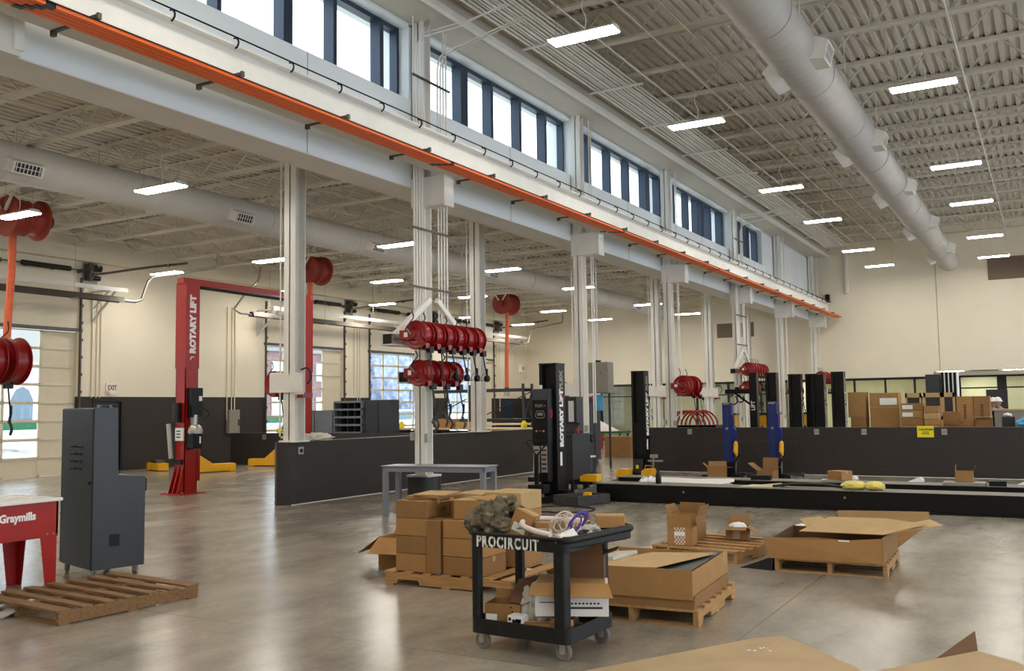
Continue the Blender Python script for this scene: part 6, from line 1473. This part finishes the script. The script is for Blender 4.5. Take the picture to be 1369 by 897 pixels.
# ------------------------------------------------------------------ outside the doors
def ext(name, label, cat): return thing(name, label, cat, (0, 0, 0))
t = thing('brick_building', 'pink brick building with white windows across the snowy lot', 'building', (-62, 40, -.1))
MB().box(-64, -60, 46, 70, -.1, 7).build('wall', 'brick', t)
for k in range(8):
    for z in (1.2, 4.4): MB().box(-59.95, -59.9, 47+2.9*k, 48.6+2.9*k, z, z+1.7).build('window', 'label', t)
MB().box(-64.3, -59.7, 45.7, 70.3, 7, 7.4).build('roof', 'tgrey', t)
t = thing('grey_building', 'pale house with grey roof and arched window across the lot', 'building', (-58, 20, -.1))
MB().box(-62, -56, 30, 45, -.1, 4.6).build('wall', 'white', t); MB().prism([(-62.5, 4.6), (-55.5, 4.6), (-59, 7.4)], 'y', 29.5, 45.4).build('roof', 'tgrey', t)
for k in range(4): MB().prism([(32.0+3*k, .6), (33.4+3*k, .6), (33.4+3*k, 2.6), (33.1+3*k, 3.2), (32.7+3*k, 3.4), (32.3+3*k, 3.2), (32.0+3*k, 2.6)], 'x', -56, -55.9).build('window', 'tint', t)
t = thing('green_fence', 'green construction fence behind the snow', 'fence', (-50, 20, -.1)); MB().box(-50, -49.9, 8, 60, .1, 1.3).build('mesh', 'green', t)
t = thing('earth_bank', 'brown earth bank with snow patches outside the doors', 'earth bank', (-42, 20, -.1)); b = MB()
b.prism([(-47, -.1), (-44, .9), (-42, .8), (-38, -.1)], 'y', 0, 100); o = b.build('bank', mat('muddy_snow', (120, 108, 96), .95, vscale=.8, col2=(226, 230, 236)), t)
t = thing('bare_trees', 'dark line of bare trees beyond the parking lot', 'trees', (-80, 70, 0))
for k in range(14):
    x, y = -88+random.uniform(-4, 4), 40+k*7
    MB().blob((x, y, 6+random.uniform(0, 2)), (4, 4, 6), k, .45, 22, 3).build('crown', mat('bare_twigs%d' % k, (112, 120, 142), .95, var=.35, vscale=1.5, col2=(176, 182, 196)), t, smooth=True)
    MB().cyl((x, y, -.1), (x, y, 4), .3, 8).build('trunk', 'dgrey', t)
t = thing('fence_post', 'thin dark post in the snow outside the leftmost door', 'post', (-31, 20.3, -.1)); MB().cyl((-31, 20.45, -.1), (-31, 20.45, 1.7), .03, 8).build('post', 'dgrey', t)
t = thing('parked_car', 'pale car parked outside the fully glazed overhead door', 'car', (-33, 44.5, -.1))
b = MB(); b.prism([(42.0, .25), (42.0, .85), (43.1, 1.0), (43.9, 1.6), (46.0, 1.65), (46.7, 1.05), (46.8, .3)], 'x', -34.8, -33.1); b.build('body', 'car', t, bevel=.06)
MB().prism([(43.35, 1.05), (44.0, 1.52), (45.9, 1.56), (46.4, 1.08)], 'x', -33.12, -33.08).build('side_window', 'tint', t)
for y in (42.8, 46.0):
    for x in (-34.7, -33.2): MB().cyl((x-.1, y, .22), (x+.1, y, .22), .32, 20).build('wheel', 'blackm', t, smooth=True)
# ------------------------------------------------------------------ sky, daylight, camera
w = bpy.data.worlds.new('sky'); sc.world = w; w.use_nodes = True
bg = w.node_tree.nodes['Background']; bg.inputs[0].default_value = (.80, .90, 1.0, 1); bg.inputs[1].default_value = 3.2
def portal(x, y, z, sx, sy, rot):
    l = bpy.data.lights.new('daylight_portal', 'AREA'); l.shape = 'RECTANGLE'; l.size = sx; l.size_y = sy; l.cycles.is_portal = True
    o = bpy.data.objects.new('daylight_portal', l); COL.objects.link(o); o.location = (x, y, z); o.rotation_euler = rot
YAW, PIT, ROL = -0.52100126, 0.07725356, -0.01372876
f = Vector((math.sin(YAW)*math.cos(PIT), math.cos(YAW)*math.cos(PIT), math.sin(PIT)))
r = Vector((math.cos(YAW), -math.sin(YAW), 0)); u = r.cross(f)
X = r*math.cos(ROL)+u*math.sin(ROL); U = -r*math.sin(ROL)+u*math.cos(ROL)
cam = bpy.data.cameras.new('camera'); co = bpy.data.objects.new('camera', cam); COL.objects.link(co)
co.matrix_world = Matrix(((X.x, U.x, -f.x, 0), (X.y, U.y, -f.y, 0), (X.z, U.z, -f.z, 1.65), (0, 0, 0, 1)))
cam.sensor_fit = 'HORIZONTAL'; cam.sensor_width = 36; cam.lens = 1252.4/1369*36; cam.clip_start = .05; cam.clip_end = 400
sc.camera = co
vs = sc.view_settings; vs.view_transform = 'Standard'; vs.look = 'None'; vs.exposure = .25; vs.gamma = 1; vs.use_curve_mapping = False
sc.cycles.use_denoising = True; sc.cycles.max_bounces = 7; sc.cycles.diffuse_bounces = 4; sc.cycles.glossy_bounces = 3; sc.cycles.transparent_max_bounces = 12
sc.cycles.sample_clamp_indirect = 8; sc.cycles.caustics_reflective = False; sc.cycles.caustics_refractive = False
